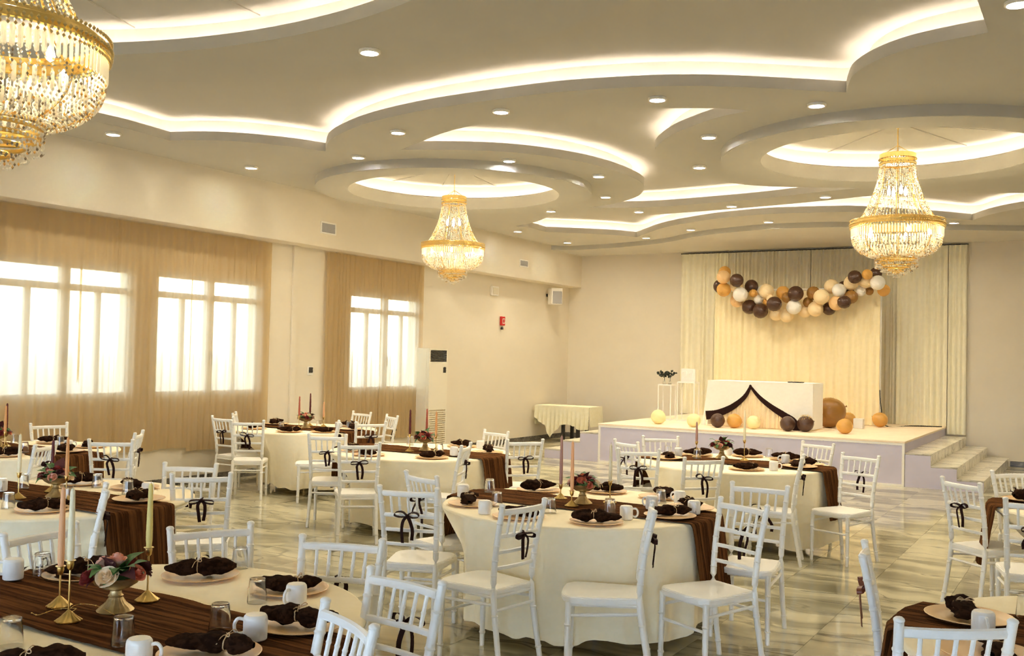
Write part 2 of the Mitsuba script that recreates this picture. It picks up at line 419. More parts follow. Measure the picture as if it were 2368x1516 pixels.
put('baseboard_back', M().box(XW, -8.45, YB - 0.018, YB, 0.0, 0.10, 0.003).box(-1.38, X1, YB - 0.018, YB, 0.0, 0.10, 0.003), 'dark_marble', label='dark marble skirting along the back wall', kind='structure')
for k, (a, b) in enumerate(WINS):
    w = lab(f'window_{k + 1}', ('white framed window nearest the viewer, behind a sheer curtain', 'white framed window in the middle of the window wall', 'white framed window beside the floor air conditioner')[k], None, kind='structure')
    xo, xi = XW - 0.085, XW - 0.03
    m = M()
    m.box(xo, xi, a, b, WZ0, WZ0 + 0.06, 0.004).box(xo, xi, a, b, WZ1 - 0.06, WZ1, 0.004).box(xo, xi, a, a + 0.06, WZ0, WZ1, 0.004).box(xo, xi, b - 0.06, b, WZ0, WZ1, 0.004)
    m.box(xo, xi, a, b, 2.40, 2.48, 0.004)
    put('frame', m, 'upvc', False, w)
    c = (a + b) / 2
    put('mullion', M().box(xo - 0.01, xi + 0.02, c - 0.06, c + 0.06, WZ0, WZ1, 0.004), 'upvc', False, w)
    for q in ((a + c) / 2, (b + c) / 2):
        put('mullion', M().box(xo, xi + 0.005, q - 0.035, q + 0.035, WZ0, 2.42, 0.004), 'upvc', False, w)
    edges = [a + 0.05, (a + c) / 2, c, (b + c) / 2, b - 0.05]
    for y0, y1 in zip(edges[:-1], edges[1:]):
        G = np.array([[[xo + 0.03, y0, WZ0 + 0.03], [xo + 0.03, y1, WZ0 + 0.03]], [[xo + 0.03, y0, 2.44], [xo + 0.03, y1, 2.44]]])
        put('pane', M().sheet(G), 'pane', False, w)
    for y0, y1 in ((a + 0.03, c), (c, b - 0.03)):
        G = np.array([[[xo + 0.03, y0, 2.44], [xo + 0.03, y1, 2.44]], [[xo + 0.03, y0, WZ1 - 0.03], [xo + 0.03, y1, WZ1 - 0.03]]])
        put('pane', M().sheet(G), 'pane', False, w)
    put('handle', M().box(xi + 0.02, xi + 0.045, c + 0.0, c + 0.025, 1.62, 1.72, 0.004).box(xi + 0.045, xi + 0.065, c + 0.0, c + 0.022, 1.54, 1.70, 0.004), 'grey_plastic', False, w, label='grey window handle')


# ------------------------------------------------------------------ curtains
def pleats(u, seed, folds, sharp=1.0):
    rng = np.random.RandomState(seed)
    ph = np.cumsum(0.6 + rng.rand(int(folds) + 4))
    ph = ph / ph[-3] * folds
    x = np.interp(u * folds, ph - ph[0], np.arange(len(ph)))
    amp = 0.55 + 0.45 * rng.rand(len(ph) + 1)
    a = amp[np.clip(x.astype(int), 0, len(amp) - 1)]
    s = np.sin(2 * PI * x)
    return a * np.sign(s) * np.abs(s) ** sharp


def curtain_grid(P0, along, width, z0, z1, normal, amp, folds, seed, nu=None, nz=14, gather=0.6, hem=0.0):
    nu = nu or int(folds * 10) + 1
    u = np.linspace(0, 1, nu)
    w = pleats(u, seed, folds)
    rng = np.random.RandomState(seed + 77)
    G = np.zeros((nz, nu, 3))
    drift = np.cumsum(rng.randn(nu)) * 0.0
    for k, t in enumerate(np.linspace(0, 1, nz)):
        a = amp * (1 - gather * t * 0.0) * (0.75 + 0.35 * (1 - t))
        low = np.interp(u * 5, np.arange(6), rng.rand(6)) * 0.0
        off = a * w + 0.010 * np.sin(9 * u * PI + 3 * t + seed) * (1 - t) + low
        zz = z0 + (z1 - z0) * t + (hem * np.sin(5 * PI * u + seed) * (1 - t) ** 4)
        G[k, :, :2] = np.asarray(P0)[None] + np.outer(u * width, along) + np.outer(off, normal)
        G[k, :, 2] = zz
    return G


for y0, y1, z0, sd, folds, txt in ((4.3, 7.36, 0.50, 3, 17, 'sheer beige curtain nearest the viewer, cut by the left edge'), (7.34, 9.0, 0.48, 8, 13, 'sheer beige curtain in the middle of the wide curtained stretch'),
                                   (8.98, 10.42, 0.43, 12, 11, 'sheer beige curtain at the far end of the wide curtained stretch'), (11.6, 12.96, 0.36, 21, 11, 'left sheer beige curtain of the single window by the air conditioner'),
                                   (12.94, 14.14, 0.34, 27, 9, 'right sheer beige curtain of the single window by the air conditioner')):
    G = curtain_grid((XW + 0.06, y0), (0, 1), y1 - y0, z0, ZBEAM - 0.02, (1, 0), 0.018, folds, sd, hem=0.006)
    t = thing('window_curtain', txt, 'curtain', 'sheer curtains on the window wall')
    put('cloth', M().sheet(G[1:]), 'sheer', True, t)
    H = G[:2].copy()
    H[0, :, 2] -= 0.0
    H[:, :, 0] += 0.001
    H[1, :, 2] = H[0, :, 2] + 0.13
    put('hem', M().sheet(np.stack([G[0], G[1]])), 'sheer', True, t)

# stage drapes on the back wall
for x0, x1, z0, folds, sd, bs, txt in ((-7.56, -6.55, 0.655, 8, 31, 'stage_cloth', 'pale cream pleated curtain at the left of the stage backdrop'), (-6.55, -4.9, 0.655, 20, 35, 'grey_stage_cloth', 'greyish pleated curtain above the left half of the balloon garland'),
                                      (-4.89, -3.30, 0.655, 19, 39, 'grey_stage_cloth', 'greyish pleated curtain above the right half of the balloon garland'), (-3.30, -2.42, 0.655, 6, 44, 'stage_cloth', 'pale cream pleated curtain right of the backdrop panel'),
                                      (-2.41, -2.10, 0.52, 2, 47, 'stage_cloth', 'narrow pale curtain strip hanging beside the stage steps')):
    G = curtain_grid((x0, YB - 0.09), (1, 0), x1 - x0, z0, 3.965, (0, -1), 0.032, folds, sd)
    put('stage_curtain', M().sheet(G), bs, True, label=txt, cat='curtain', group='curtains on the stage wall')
put('curtain_rail', M().box(-7.58, -2.08, YB - 0.10, YB - 0.07, 3.965, 3.985, 0.003), 'dark_slot', label='thin dark curtain rail on the wall above the stage', cat='curtain rail')

# ------------------------------------------------------------------ stage and steps
SX0, SX1, SY, SZ = -7.335, -2.441, 15.33, 0.652
t = thing('stage', 'low stage with lilac front and pale peach top', 'stage')
put('platform', M().box(SX0, SX1, SY, YB - 0.02, 0, SZ - 0.03), 'lilac_panel', False, t)
put('deck', M().box(SX0 - 0.01, SX1 + 0.01, SY - 0.015, YB - 0.015, SZ - 0.03, SZ, 0.004), 'stage_top', False, t)
m = M().box(SX0, SX1, SY - 0.012, SY + 0.0, SZ - 0.06, SZ - 0.03).box(SX0, SX0 + 0.035, SY - 0.012, SY, 0.03, SZ - 0.03).box(SX1 - 0.035, SX1, SY - 0.012, SY, 0.03, SZ - 0.03).box(SX0, SX1, SY - 0.012, SY, 0, 0.03)
put('border', m, 'white_trim', False, t, label='thin white border of the lilac front')
for sgn, x, txt in ((1, SX1, 'marble stage steps with lilac side right of the stage'), (-1, SX0, 'marble stage steps with lilac side left of the stage')):
    t = thing('stage_steps', txt, 'steps', 'steps up to the stage')
    for k in range(3):
        z = 0.163 * (3 - k)
        a, b = sorted((x + sgn * (0.005 + 0.345 * k), x + sgn * (0.005 + 0.345 * (k + 1))))
        put('riser', M().box(a, b, SY + 0.02, YB - 0.12, 0, z - 0.025), 'step_marble', False, t)
        put('tread', M().box(a - 0.008, b + 0.008, SY + 0.012, YB - 0.115, z - 0.025, z, 0.004), 'step_marble', False, t)
        put('side_panel', M().box(a, b, SY, SY + 0.018, 0, z - 0.027), 'lilac_panel', False, t, label='lilac side panel')

# backdrop panel
t = thing('backdrop_panel', 'tall cream draped backdrop behind the head table', 'backdrop')
G = curtain_grid((-6.50, 18.72), (1, 0), 3.08, SZ + 0.01, 3.10, (0, -1), 0.016, 22, 52)
put('drape', M().sheet(G), 'drape_cloth', True, t)
put('post', M().tube([(-6.50, 18.78, SZ), (-6.50, 18.78, 3.14)], 0.018, 8), 'white_trim', 30, t)
put('post', M().tube([(-3.42, 18.78, SZ), (-3.42, 18.78, 3.14)], 0.018, 8), 'white_trim', 30, t)
put('crossbar', M().tube([(-6.52, 18.78, 3.13), (-3.40, 18.78, 3.13)], 0.018, 8, up=(0, 1, 0)), 'white_trim', 30, t)
put('cable', M().tube(spline([(-3.41, 18.70, 1.3), (-3.38, 18.68, 1.0), (-3.30, 18.72, 0.668), (-2.95, 19.2, 0.662), (-2.6, 19.4, 0.662), (-2.47, 19.45, 0.662)], 6), 0.009, 6), 'black_plastic', 30, t, label='thin dark cable')

# head table on the stage
t = thing('head_table', 'draped head table with brown trimmed overlay opening like a tent', 'table')
tx0, tx1, ty0, ty1, tz = -5.74, -4.04, 16.32, 17.0, 1.42
put('table_top', M().box(tx0, tx1, ty0, ty1, tz - 0.04, tz - 0.004), 'white_trim', False, t)
for x in (tx0 + 0.06, tx1 - 0.06):
    for y in (ty0 + 0.06, ty1 - 0.06):
        put('leg', M().tube([(x, y, SZ), (x, y, tz - 0.04)], 0.02, 8), 'grey_plastic', 30, t)
G = curtain_grid((tx0 + 0.05, ty0 + 0.02), (1, 0), tx1 - tx0 - 0.1, SZ + 0.01, tz - 0.03, (0, -1), 0.018, 22, 61)
put('skirt', M().sheet(G), 'peach_cloth', True, t, label='peach pleated skirt')
apex = (-5.03, 1.375)
cl = spline([apex, (-5.15, 1.19), (-5.36, 1.03), (-5.60, 0.93), (-5.80, 0.90)], 8)
cr = spline([apex, (-4.86, 1.20), (-4.66, 1.06), (-4.42, 0.93), (-4.27, 0.84), (-4.16, 0.68)], 8)
left = Polygon(np.vstack([cl, [[-5.80, SZ + 0.01], [-5.86, SZ + 0.01], [-5.76, tz], [apex[0], tz]]])).buffer(0)
right = Polygon(np.vstack([cr, [[-4.0, SZ + 0.02], [-4.0, tz], [apex[0], tz]]])).buffer(0)
ftf = np.array([[1, 0, 0, 0], [0, 0, -1, ty0 - 0.004], [0, 1, 0, 0], [0, 0, 0, 1.0]])
m = M().extrude(left, 0.0, 0.006, ftf).extrude(right, 0.0, 0.006, ftf)
m.box(tx0 - 0.03, tx1 + 0.03, ty0 - 0.012, ty1 + 0.03, tz - 0.003, tz + 0.004)
m.box(tx1 + 0.02, tx1 + 0.03, ty0 - 0.01, ty1 + 0.03, SZ + 0.02, tz).box(tx0 - 0.03, tx0 - 0.02, ty0 - 0.01, ty1 + 0.03, SZ + 0.02, tz)
put('overlay', m, 'white_cloth', False, t, label='white overlay cloth')
for c, w in ((cl, -1), (cr, 1)):
    n = len(c)
    wid = 0.03 + 0.12 * np.linspace(0, 1, n) ** 0.8
    d = np.gradient(c, axis=0)
    d /= np.linalg.norm(d, axis=1, keepdims=True)
    nn = np.stack([-d[:, 1], d[:, 0]], 1)
    nn *= np.sign(-nn[:, 1])[:, None]
    band = Polygon(np.vstack([c, (c + nn * wid[:, None])[::-1]])).buffer(0)
    put('brown_trim', M().extrude(band, -0.004, 0.012, ftf), 'ribbon_brown', False, t, label='dark brown trim band')
put('folder', M().box(-4.45, -4.22, 16.45, 16.62, tz + 0.004, tz + 0.022, 0.004), 'black_plastic', label='flat black folder lying on the head table', cat='folder')

# ------------------------------------------------------------------ balloons
def balloon_mesh(r, ang):
    prof = []
    for a in np.linspace(-PI / 2, PI / 2, 14):
        z = math.sin(a)
        rr = math.cos(a) * (1 - 0.10 * (z < 0) * z * z)
        prof.append((max(rr, 0.0), z * (1.08 if z < 0 else 1.0)))
    m = M().lathe([(p[0] * r, p[1] * r) for p in prof], 20)
    m.lathe([(0.0, -1.10 * r), (0.07 * r, -1.16 * r), (0.085 * r, -1.19 * r), (0.03 * r, -1.10 * r), (0.03 * r, -1.05 * r)], 8)
    return m


cname = dict(d='dark brown', o='amber orange', t='light tan', p='cream', w='white', b='bronze brown', c='pale yellow')
BAL = {c: shape(balloon_mesh(1.0, 0), 'balloon_' + c, True) for c in cname}
GB = [(-6.23, 3.46, .106, 'o'), (-6.15, 3.34, .115, 't'), (-6.31, 3.19, .118, 'd'), (-6.17, 3.11, .12, 'o'), (-5.95, 3.18, .117, 'p'), (-5.88, 3.27, .112, 'd'), (-5.7, 3.18, .114, 'd'), (-5.83, 3.01, .124, 'w'), (-5.98, 2.91, .112, 't'),
      (-5.63, 3.04, .069, 'o'), (-5.54, 2.92, .079, 'w'), (-5.73, 2.79, .124, 'd'), (-5.48, 2.71, .128, 'd'), (-5.48, 3.1, .094, 'w'), (-5.36, 3.07, .123, 'p'), (-5.1, 3.05, .112, 'o'), (-5.26, 2.93, .064, 'p'), (-5.38, 2.87, .069, 'o'),
      (-5.15, 2.82, .122, 'd'), (-4.98, 2.95, .092, 'b'), (-4.79, 3.01, .126, 'd'), (-4.52, 3.03, .11, 'b'), (-4.63, 2.87, .082, 'b'), (-4.84, 2.77, .121, 'w'), (-5.22, 2.66, .117, 'p'), (-5.0, 2.62, .112, 'p'), (-4.7, 2.7, .101, 'p'),
      (-4.47, 2.74, .124, 'p'), (-4.34, 2.95, .124, 'p'), (-4.22, 3.15, .119, 'p'), (-4.03, 3.17, .071, 'd'), (-4.05, 3.07, .109, 'w'), (-4.26, 2.75, .107, 'd'), (-4.1, 2.84, .118, 't'), (-3.93, 2.85, .104, 'd'), (-3.85, 2.95, .108, 'b'),
      (-3.85, 3.2, .118, 'p'), (-3.75, 3.29, .106, 'd'), (-3.69, 3.05, .077, 'w'), (-3.57, 3.06, .065, 'b'), (-3.6, 3.24, .121, 'p'), (-3.46, 3.37, .098, 'd'), (-3.54, 3.33, .082, 'o'), (-3.38, 3.19, .116, 'w'), (-3.32, 3.07, .097, 'o'), (-3.9, 3.04, .071, 'd')]
front = {1, 3, 4, 7, 9, 10, 12, 14, 16, 17, 20, 23, 27, 28, 31, 33, 36, 38, 40, 43}
ORD = ['first', 'second', 'third', 'fourth', 'fifth', 'sixth', 'seventh', 'eighth', 'ninth', 'tenth', 'eleventh', 'twelfth', 'thirteenth', 'fourteenth', 'fifteenth', 'sixteenth', 'seventeenth', 'eighteenth', 'nineteenth', 'twentieth',
       'twenty-first', 'twenty-second', 'twenty-third', 'twenty-fourth', 'twenty-fifth']
placed, seen_c = [], {}
for i in sorted(range(len(GB)), key=lambda i: GB[i][0]):
    x, z, r, c = GB[i]
    r *= 1.12
    k = seen_c.get(c, 0)
    seen_c[c] = k + 1
    y = 18.58 - r if i not in front else 18.50 - 1.25 * r
    for _ in range(60):
        hit = [q for q in placed if (q[0] - x) ** 2 + (q[1] - y) ** 2 + (q[2] - z) ** 2 < (0.93 * (q[3] + r)) ** 2]
        if not hit:
            break
        y -= 0.012
    placed.append((x, y, z, r))
    a = (i * 2.399) % (2 * PI)
    mrot = trimesh.transformations.euler_matrix(-1.4 + 0.3 * math.sin(a), 0.4 * math.sin(3 * a), a * 0.2)
    mrot[:3, :3] *= r
    mrot[:3, 3] = (x, y, z)
    put('balloon', BAL[c], None, to=T(mrot.tolist()), label=f'{cname[c]} balloon, {ORD[k]} of its colour from the left in the garland', cat='balloon', group='balloons of the garland')
SB = [(-5.46, 15.95, .119, 'd', 'dark brown balloon standing on the stage before the left swag'), (-5.22, 16.08, .12, 'o', 'amber orange balloon on the stage below the tent opening'), (-4.9, 16.1, .112, 'c', 'pale yellow balloon in the middle before the head table'),
      (-4.33, 16.05, .122, 'd', 'left one of two dark brown balloons under the right swag'), (-4.07, 16.13, .128, 'd', 'right one of two dark brown balloons under the right swag'), (-4.02, 17.55, .26, 'b', 'very large bronze brown balloon half hidden behind the head table'),
      (-3.80, 18.0, .13, 'o', 'amber balloon behind the small white one on the stage'), (-3.78, 17.55, .083, 'w', 'small white balloon at the foot of the big bronze one'), (-3.47, 16.2, .121, 'o', 'amber balloon alone at the front edge of the stage'),
      (-3.36, 18.50, .130, 'o', 'amber balloon at the right foot of the backdrop'), (-6.53, 15.99, .124, 'c', 'pale yellow balloon at the left front of the stage'), (-5.80, 15.75, .113, 'c', 'pale yellow balloon by the left corner of the head table')]
for x, y, r, c, txt in SB:
    mrot = trimesh.transformations.euler_matrix(1.5 + 0.5 * math.sin(x * 9), 0.3, x * 5)
    mrot[:3, :3] *= r
    mrot[:3, 3] = (x, y, SZ + r * 0.995)
    put('floor_balloon', BAL[c], None, to=T(mrot.tolist()), label=txt, cat='balloon', group='balloons standing on the stage')
m = M()
rng = random.Random(5)
for k in range(26):
    a, b = rng.uniform(0, 2 * PI), rng.uniform(0.5, 1.2)
    p0 = np.array([-4.07, 16.13, SZ + 0.128]) + 0.128 * np.array([math.cos(a) * math.cos(b), math.sin(a) * math.cos(b), math.sin(b)])
    m.tube([p0, p0 + np.array([rng.uniform(-.02, .02), rng.uniform(-.02, .02), 0.03])], 0.003, 4)
put('gold_tinsel', m, 'gold_metal', label='gold tinsel tuft on the right dark balloon by the table', cat='tinsel', kind='stuff')
put('white_gift_box', M().box(-3.66, -3.50, 17.72, 17.88, SZ, SZ + 0.17, 0.006), 'white_trim', label='small white box on the stage right of the balloons', cat='box')

# pedestals, vases and the number sign
def pedestal(x, y, wx, wy, z1, txt):
    t = thing('plinth_stand', txt, 'plinth', 'open white frame plinths left of the head table')
    for a in (x - wx / 2, x + wx / 2):
        for b in (y - wy / 2, y + wy / 2):
            put('upright', M().box(a - 0.008, a + 0.008, b - 0.008, b + 0.008, SZ, z1), 'white_trim', False, t)
    for z in (SZ + 0.008, z1 - 0.008):
        for b in (y - wy / 2, y + wy / 2):
            put('bar', M().box(x - wx / 2 + 0.008, x + wx / 2 - 0.008, b - 0.008, b + 0.008, z - 0.008, z + 0.008), 'white_trim', False, t)
        for a in (x - wx / 2, x + wx / 2):
            put('bar', M().box(a - 0.008, a + 0.008, y - wy / 2 + 0.008, y + wy / 2 - 0.008, z - 0.008, z + 0.008), 'white_trim', False, t)
    put('top_plate', M().box(x - wx / 2, x + wx / 2, y - wy / 2, y + wy / 2, z1, z1 + 0.008), 'white_trim', False, t)
    return z1 + 0.008


zt = pedestal(-6.86, 17.2, 0.24, 0.24, 1.30, 'slim white frame plinth carrying glass vases with dark flowers')
for k, dx in enumerate((-0.055, 0.055)):
    v = put('bud_vase', M().lathe([(0.0, 0), (0.03, 0), (0.034, 0.02), (0.02, 0.07), (0.014, 0.11), (0.02, 0.13), (0.016, 0.13), (0.011, 0.11), (0.017, 0.07), (0.03, 0.02), (0.026, 0.006), (0, 0.006)], 16), 'glass', True, to=W(0, (-6.86 + dx, 17.2, zt)),
            label=('left' if k == 0 else 'right') + ' small glass vase on the slim white plinth', cat='vase', group='glass vases on the plinth')
    t = thing('dark_flowers', ('left' if k == 0 else 'right') + ' bunch of blackish flowers in a glass vase on the plinth', 'flowers', 'dark flower bunches on the plinth')
    rng = random.Random(9 + k)
    for q in range(16):
        a, l = rng.uniform(0, 2 * PI), rng.uniform(0.03, 0.13)
        tip = np.array([math.cos(a) * l, math.sin(a) * l, 0.13 + rng.uniform(0.0, 0.13)])
        base = np.array([-6.86 + dx, 17.2, zt])
        mm = M().tube([base + [0, 0, 0.05], base + [0, 0, 0.12], base + tip], [0.003, 0.003, 0.002], 4)
        mm.ball(base + tip, (rng.uniform(.018, .034), rng.uniform(.018, .034), rng.uniform(.012, .03)), 1)
        put('stem', mm, 'leaf_dark', 40, t)
zt2 = pedestal(-6.45, 17.2, 0.32, 0.24, 1.36, 'wider white frame plinth carrying the number sign')
t = thing('number_sign', 'white acrylic sign reading 21 on the wider plinth', 'sign')
put('board', M().box(-6.585, -6.315, 17.18, 17.20, zt2, zt2 + 0.235, 0.003), 'pane' if 0 else 'white_trim', False, t)
tm = meshkit.text_mesh('21', 0.155, 0.018, True)
tm.apply_translation([-tm.bounds[:, 0].mean(), 0, 0])
tfm = np.array([[1, 0, 0, -6.45], [0, 0, -1, 17.18], [0, 1, 0, zt2 + 0.04], [0, 0, 0, 1.0]])
put('numerals', M().mesh(tm, tfm), 'china', False, t, label='raised white numerals 21')

# side table in the corner
t = thing('side_table', 'black legged side table under a pale scalloped cloth in the far corner', 'table')
sx0, sx1, sy0, sy1 = -10.16, -8.90, 18.15, 18.75
put('table_top', M().box(sx0 + 0.04, sx1 - 0.04, sy0 + 0.04, sy1 - 0.04, 0.725, 0.75), 'black_wood', False, t)
for x in (sx0 + 0.62, sx1 - 0.3):
    for y in (sy0 + 0.1, sy1 - 0.1):
        put('leg', M().box(x - 0.03, x + 0.03, y - 0.03, y + 0.03, 0.0, 0.725), 'black_wood', False, t)
sc = thing('side_cloth', 'pale yellow cloth with a pointed corner over the corner side table', 'tablecloth')
nu = 121
u = np.linspace(0, 1, nu)
top = 0.757
drop = np.interp(u, [0, 0.02, 0.10, 0.2, 0.28, 0.31, 0.36, 0.47, 0.5, 0.62, 0.75, 0.80, 0.82, 1.0], [0.24, 0.25, 0.34, 0.40, 0.62, 0.66, 0.55, 0.44, 0.38, 0.36, 0.40, 0.45, 0.46, 0.45])
G = np.zeros((9, nu, 3))
for k, s in enumerate(np.linspace(0, 1, 9)):
    G[k, :, 0] = sx0 + (sx1 - sx0) * u
    G[k, :, 1] = sy0 - 0.012 - 0.03 * s - 0.018 * s * np.sin(2 * PI * u * 13)
    G[k, :, 2] = top - drop * s - 0.006 * s * np.abs(np.sin(2 * PI * u * 26))
m = M().sheet(G).box(sx0, sx1, sy0 - 0.012, sy1 + 0.012, top - 0.006, top)
for x in (sx0 - 0.001, sx1 + 0.001):
    H = np.zeros((6, 20, 3))
    for k, s in enumerate(np.linspace(0, 1, 6)):
        H[k, :, 0] = x + (0.03 * s if x > -9.5 else -0.0 * s) + 0.010 * s * np.sin(np.linspace(0, 18, 20))
        H[k, :, 1] = np.linspace(sy0 - 0.012, sy1, 20)
        H[k, :, 2] = top - 0.40 * s
    m.sheet(H)
put('drape', m, 'corner_cloth', 40, sc)

# ------------------------------------------------------------------ things on the walls
t = thing('floor_air_conditioner', 'tall cream floor standing air conditioner beside the single window', 'air conditioner')
ax0, ax1, ay0, ay1 = XW + 0.03, -9.90, 14.2, 14.62
ay0, ay1 = 13.95, 14.5
m = M().box(ax0, ax1 - 0.06, ay0, ay1, 0.02, 1.86, 0.006)
face = sbox(ay0, 0.02, ay1, 1.86).difference(sbox(ay0 + 0.03, 1.63, ay1 - 0.03, 1.83)).difference(sbox(ay0 + 0.03, 0.12, ay1 - 0.03, 0.80))
m.extrude(face, 0, 0.06, np.array([[0, 0, 1, ax1 - 0.06], [1, 0, 0, 0], [0, 1, 0, 0], [0, 0, 0, 1.0]]))
put('body', m, 'cream_plastic', False, t)
put('plinth', M().box(ax0 + 0.02, ax1 - 0.02, ay0 + 0.02, ay1 - 0.02, 0.0, 0.02), 'grey_plastic', False, t)
for k in range(6):
    put('outlet_vane', M().box(ax1 - 0.05, ax1 - 0.002, ay0 + 0.03, ay1 - 0.03, 1.640 + 0.033 * k, 1.660 + 0.033 * k), 'black_plastic', False, t, label='black air outlet vane')
put('control_panel', M().box(ax1 - 0.002, ax1 + 0.006, ay1 - 0.13, ay1 - 0.05, 1.44, 1.54, 0.003), 'black_plastic', False, t, label='small black control panel')
for k in range(18):
    put('intake_slat', M().box(ax1 - 0.025, ax1 + 0.002, ay0 + 0.03, ay1 - 0.03, 0.130 + 0.037 * k, 0.144 + 0.037 * k), 'cream_plastic', False, t)
for y0, y1, z0, z1, txt in ((11.15, 11.49, 3.51, 3.69, 'larger white ventilation grille on the beam'), (17.0, 17.34, 3.54, 3.69, 'smaller white ventilation grille at the far end of the beam')):
    t = thing('vent_grille', txt, 'vent')
    put('backing', M().box(XB, XB + 0.004, y0 + 0.02, y1 - 0.02, z0 + 0.02, z1 - 0.02), 'grey_plastic', False, t)
    put('frame', M().box(XB, XB + 0.014, y0, y1, z0, z0 + 0.022, 0.002).box(XB, XB + 0.014, y0, y1, z1 - 0.022, z1, 0.002).box(XB, XB + 0.014, y0, y0 + 0.022, z0, z1, 0.002).box(XB, XB + 0.014, y1 - 0.022, y1, z0, z1, 0.002), 'white_trim', False, t)
    n = 8
    for k in range(n):
        z = z0 + 0.028 + (z1 - z0 - 0.056) * (k + 0.5) / n
        put('slat', M().box(XB + 0.003, XB + 0.011, y0 + 0.02, y1 - 0.02, z - 0.004, z + 0.003), 'grey_plastic', False, t)
t = thing('wall_thermostat', 'small black thermostat on the wall between the curtains', 'thermostat')
put('plate', M().box(XW, XW + 0.010, 11.29, 11.41, 1.40, 1.53, 0.003), 'white_trim', False, t)
put('display', M().box(XW + 0.010, XW + 0.022, 11.31, 11.39, 1.44, 1.52, 0.003), 'black_plastic', False, t)
t = thing('fire_alarm', 'red fire alarm call point on the far part of the window wall', 'alarm')
put('box', M().box(XW, XW + 0.05, 16.79, 16.93, 2.36, 2.54, 0.008), 'alarm_red', False, t)
put('plate', M().box(XW + 0.05, XW + 0.056, 16.82, 16.90, 2.40, 2.50, 0.002), 'white_trim', False, t, label='white lettered plate')
put('bell', M().lathe([(0, 0), (0.025, 0), (0.03, 0.02), (0.02, 0.05), (0, 0.06)], 12, tf=rot(0, (XW + 0.03, 16.84, 2.28))), 'black_plastic', 30, t)
for k in range(3):
    put('pictogram', M().box(XW + 0.056, XW + 0.059, 16.83 + 0.02 * k, 16.845 + 0.02 * k, 2.415, 2.485), 'alarm_red', False, t)
t = thing('emergency_light', 'small white emergency light above the fire alarm', 'lamp')
put('case', M().box(XW, XW + 0.05, 16.40, 16.66, 2.93, 3.12, 0.008), 'white_trim', False, t)
put('cover', M().box(XW + 0.05, XW + 0.062, 16.44, 16.62, 2.96, 3.09, 0.004), 'cream_plastic', False, t)
t = thing('wall_speaker', 'small white loudspeaker with grey grille bracketed in the far corner', 'speaker')
stf = rot(-0.6, (XW + 0.20, 18.72, 3.06))
put('cabinet', M().box(-0.10, 0.10, -0.13, 0.13, -0.18, 0.17, 0.012, stf), 'white_trim', False, t)
put('grille', M().box(0.10, 0.11, -0.11, 0.11, -0.16, 0.10, 0.003, stf), 'grey_plastic', False, t, label='grey grille')
put('bracket', M().box(XW, XW + 0.12, 18.68, 18.76, 3.05, 3.11), 'black_plastic', False, t)
put('ceiling_hook', M().tube([(-3.62, 5.24, ZP), (-3.62, 5.24, ZP - 0.03), (-3.58, 5.24, ZP - 0.04)], 0.008, 6), 'dark_slot', label='tiny dark hook in the ceiling near the top of the picture', cat='hook')

# ------------------------------------------------------------------ downlights
DL = [(-4.9, 6.07), (-4.95, 8.05), (-3.44, 8.27), (-2.23, 9.08), (-6.4, 8.34), (-7.65, 9.21), (-9.33, 7.07), (-9.36, 9.16), (-6.1, 10.13), (-5.56, 11.47), (-6.18, 12.99), (-3.54, 9.91), (-4.19, 11.42), (-7.58, 13.92), (-9.38, 15.95), (-9.33, 17.86),
      (-6.31, 14.5), (-4.8, 14.5), (-3.34, 14.16), (-7.53, 17.67), (-6.32, 16.84), (-4.78, 16.35), (-3.36, 16.53), (-2.07, 17.5), (-0.47, 7.07)]
DL[0] = (-4.9, 6.0)
BEHIND = [(1.5, 5.5), (1.5, 8.6), (1.8, 13.0), (0.4, 11.3), (-9.3, 4.6)]
ring = shape(M().lathe([(0.078, 0.0), (0.084, -0.003), (0.084, -0.022), (0.070, -0.026), (0.066, -0.020), (0.066, 0.0)], 28), 'white_trim', 30)
dm = M()
ang = np.arange(28) * 2 * PI / 28
dm.add(np.vstack([np.column_stack([0.066 * np.cos(ang), 0.066 * np.sin(ang), np.full(28, -0.019)]), [[0, 0, -0.019]]]), [[(k + 1) % 28, k, 28] for k in range(28)])
disc = shape(dm, 'lamp_body', False, emitter=emitter(DOWN))
order = sorted(range(len(DL)), key=lambda i: proj((*DL[i], ZP))[0])
for i, (x, y) in enumerate(DL + BEHIND):
    if i < len(DL):
        k = order.index(i)
        txt = f'round white ceiling downlight, {ORD[k]} of them from the left'
    else:
        txt = f'round white ceiling downlight outside the view, the {ORD[i - len(DL)]} such lamp'
    stamp('downlight', [('rim', ring), ('diffuser', disc)], W(0, (x, y, ZP)), txt, 'ceiling light', 'recessed ceiling downlights')


# ------------------------------------------------------------------ chandeliers
def bead(m, p, r):
    s = np.array([[1, 0, 0], [0, 1, 0], [-1, 0, 0], [0, -1, 0], [0, 0, 1.15], [0, 0, -1.15]]) * r
    m.add(s + p, [[0, 1, 4], [1, 2, 4], [2, 3, 4], [3, 0, 4], [1, 0, 5], [2, 1, 5], [3, 2, 5], [0, 3, 5]])


BEADS = {}
bead_rng = random.Random(8)


def beads(m, curve, strands, r, step, phase=0.0):
    c = np.asarray(curve, float)
    L = np.concatenate([[0], np.cumsum(np.linalg.norm(np.diff(c, axis=0), axis=1))])
    n = max(2, int(L[-1] / step))
    q = np.stack([np.interp(np.linspace(0, L[-1], n), L, c[:, k]) for k in (0, 1)], 1)
    for s in range(strands):
        a = 2 * PI * (s + phase) / strands
        ca, sa = math.cos(a), math.sin(a)
        for rr, z in q:
            pick = bead_rng.random()
            to = m if pick < 0.66 or curve[0][0] > 0.435 else BEADS.setdefault('amber' if pick < 0.80 else 'smoky', M())
            bead(to, np.array([rr * ca, rr * sa, z]), r)
    return m


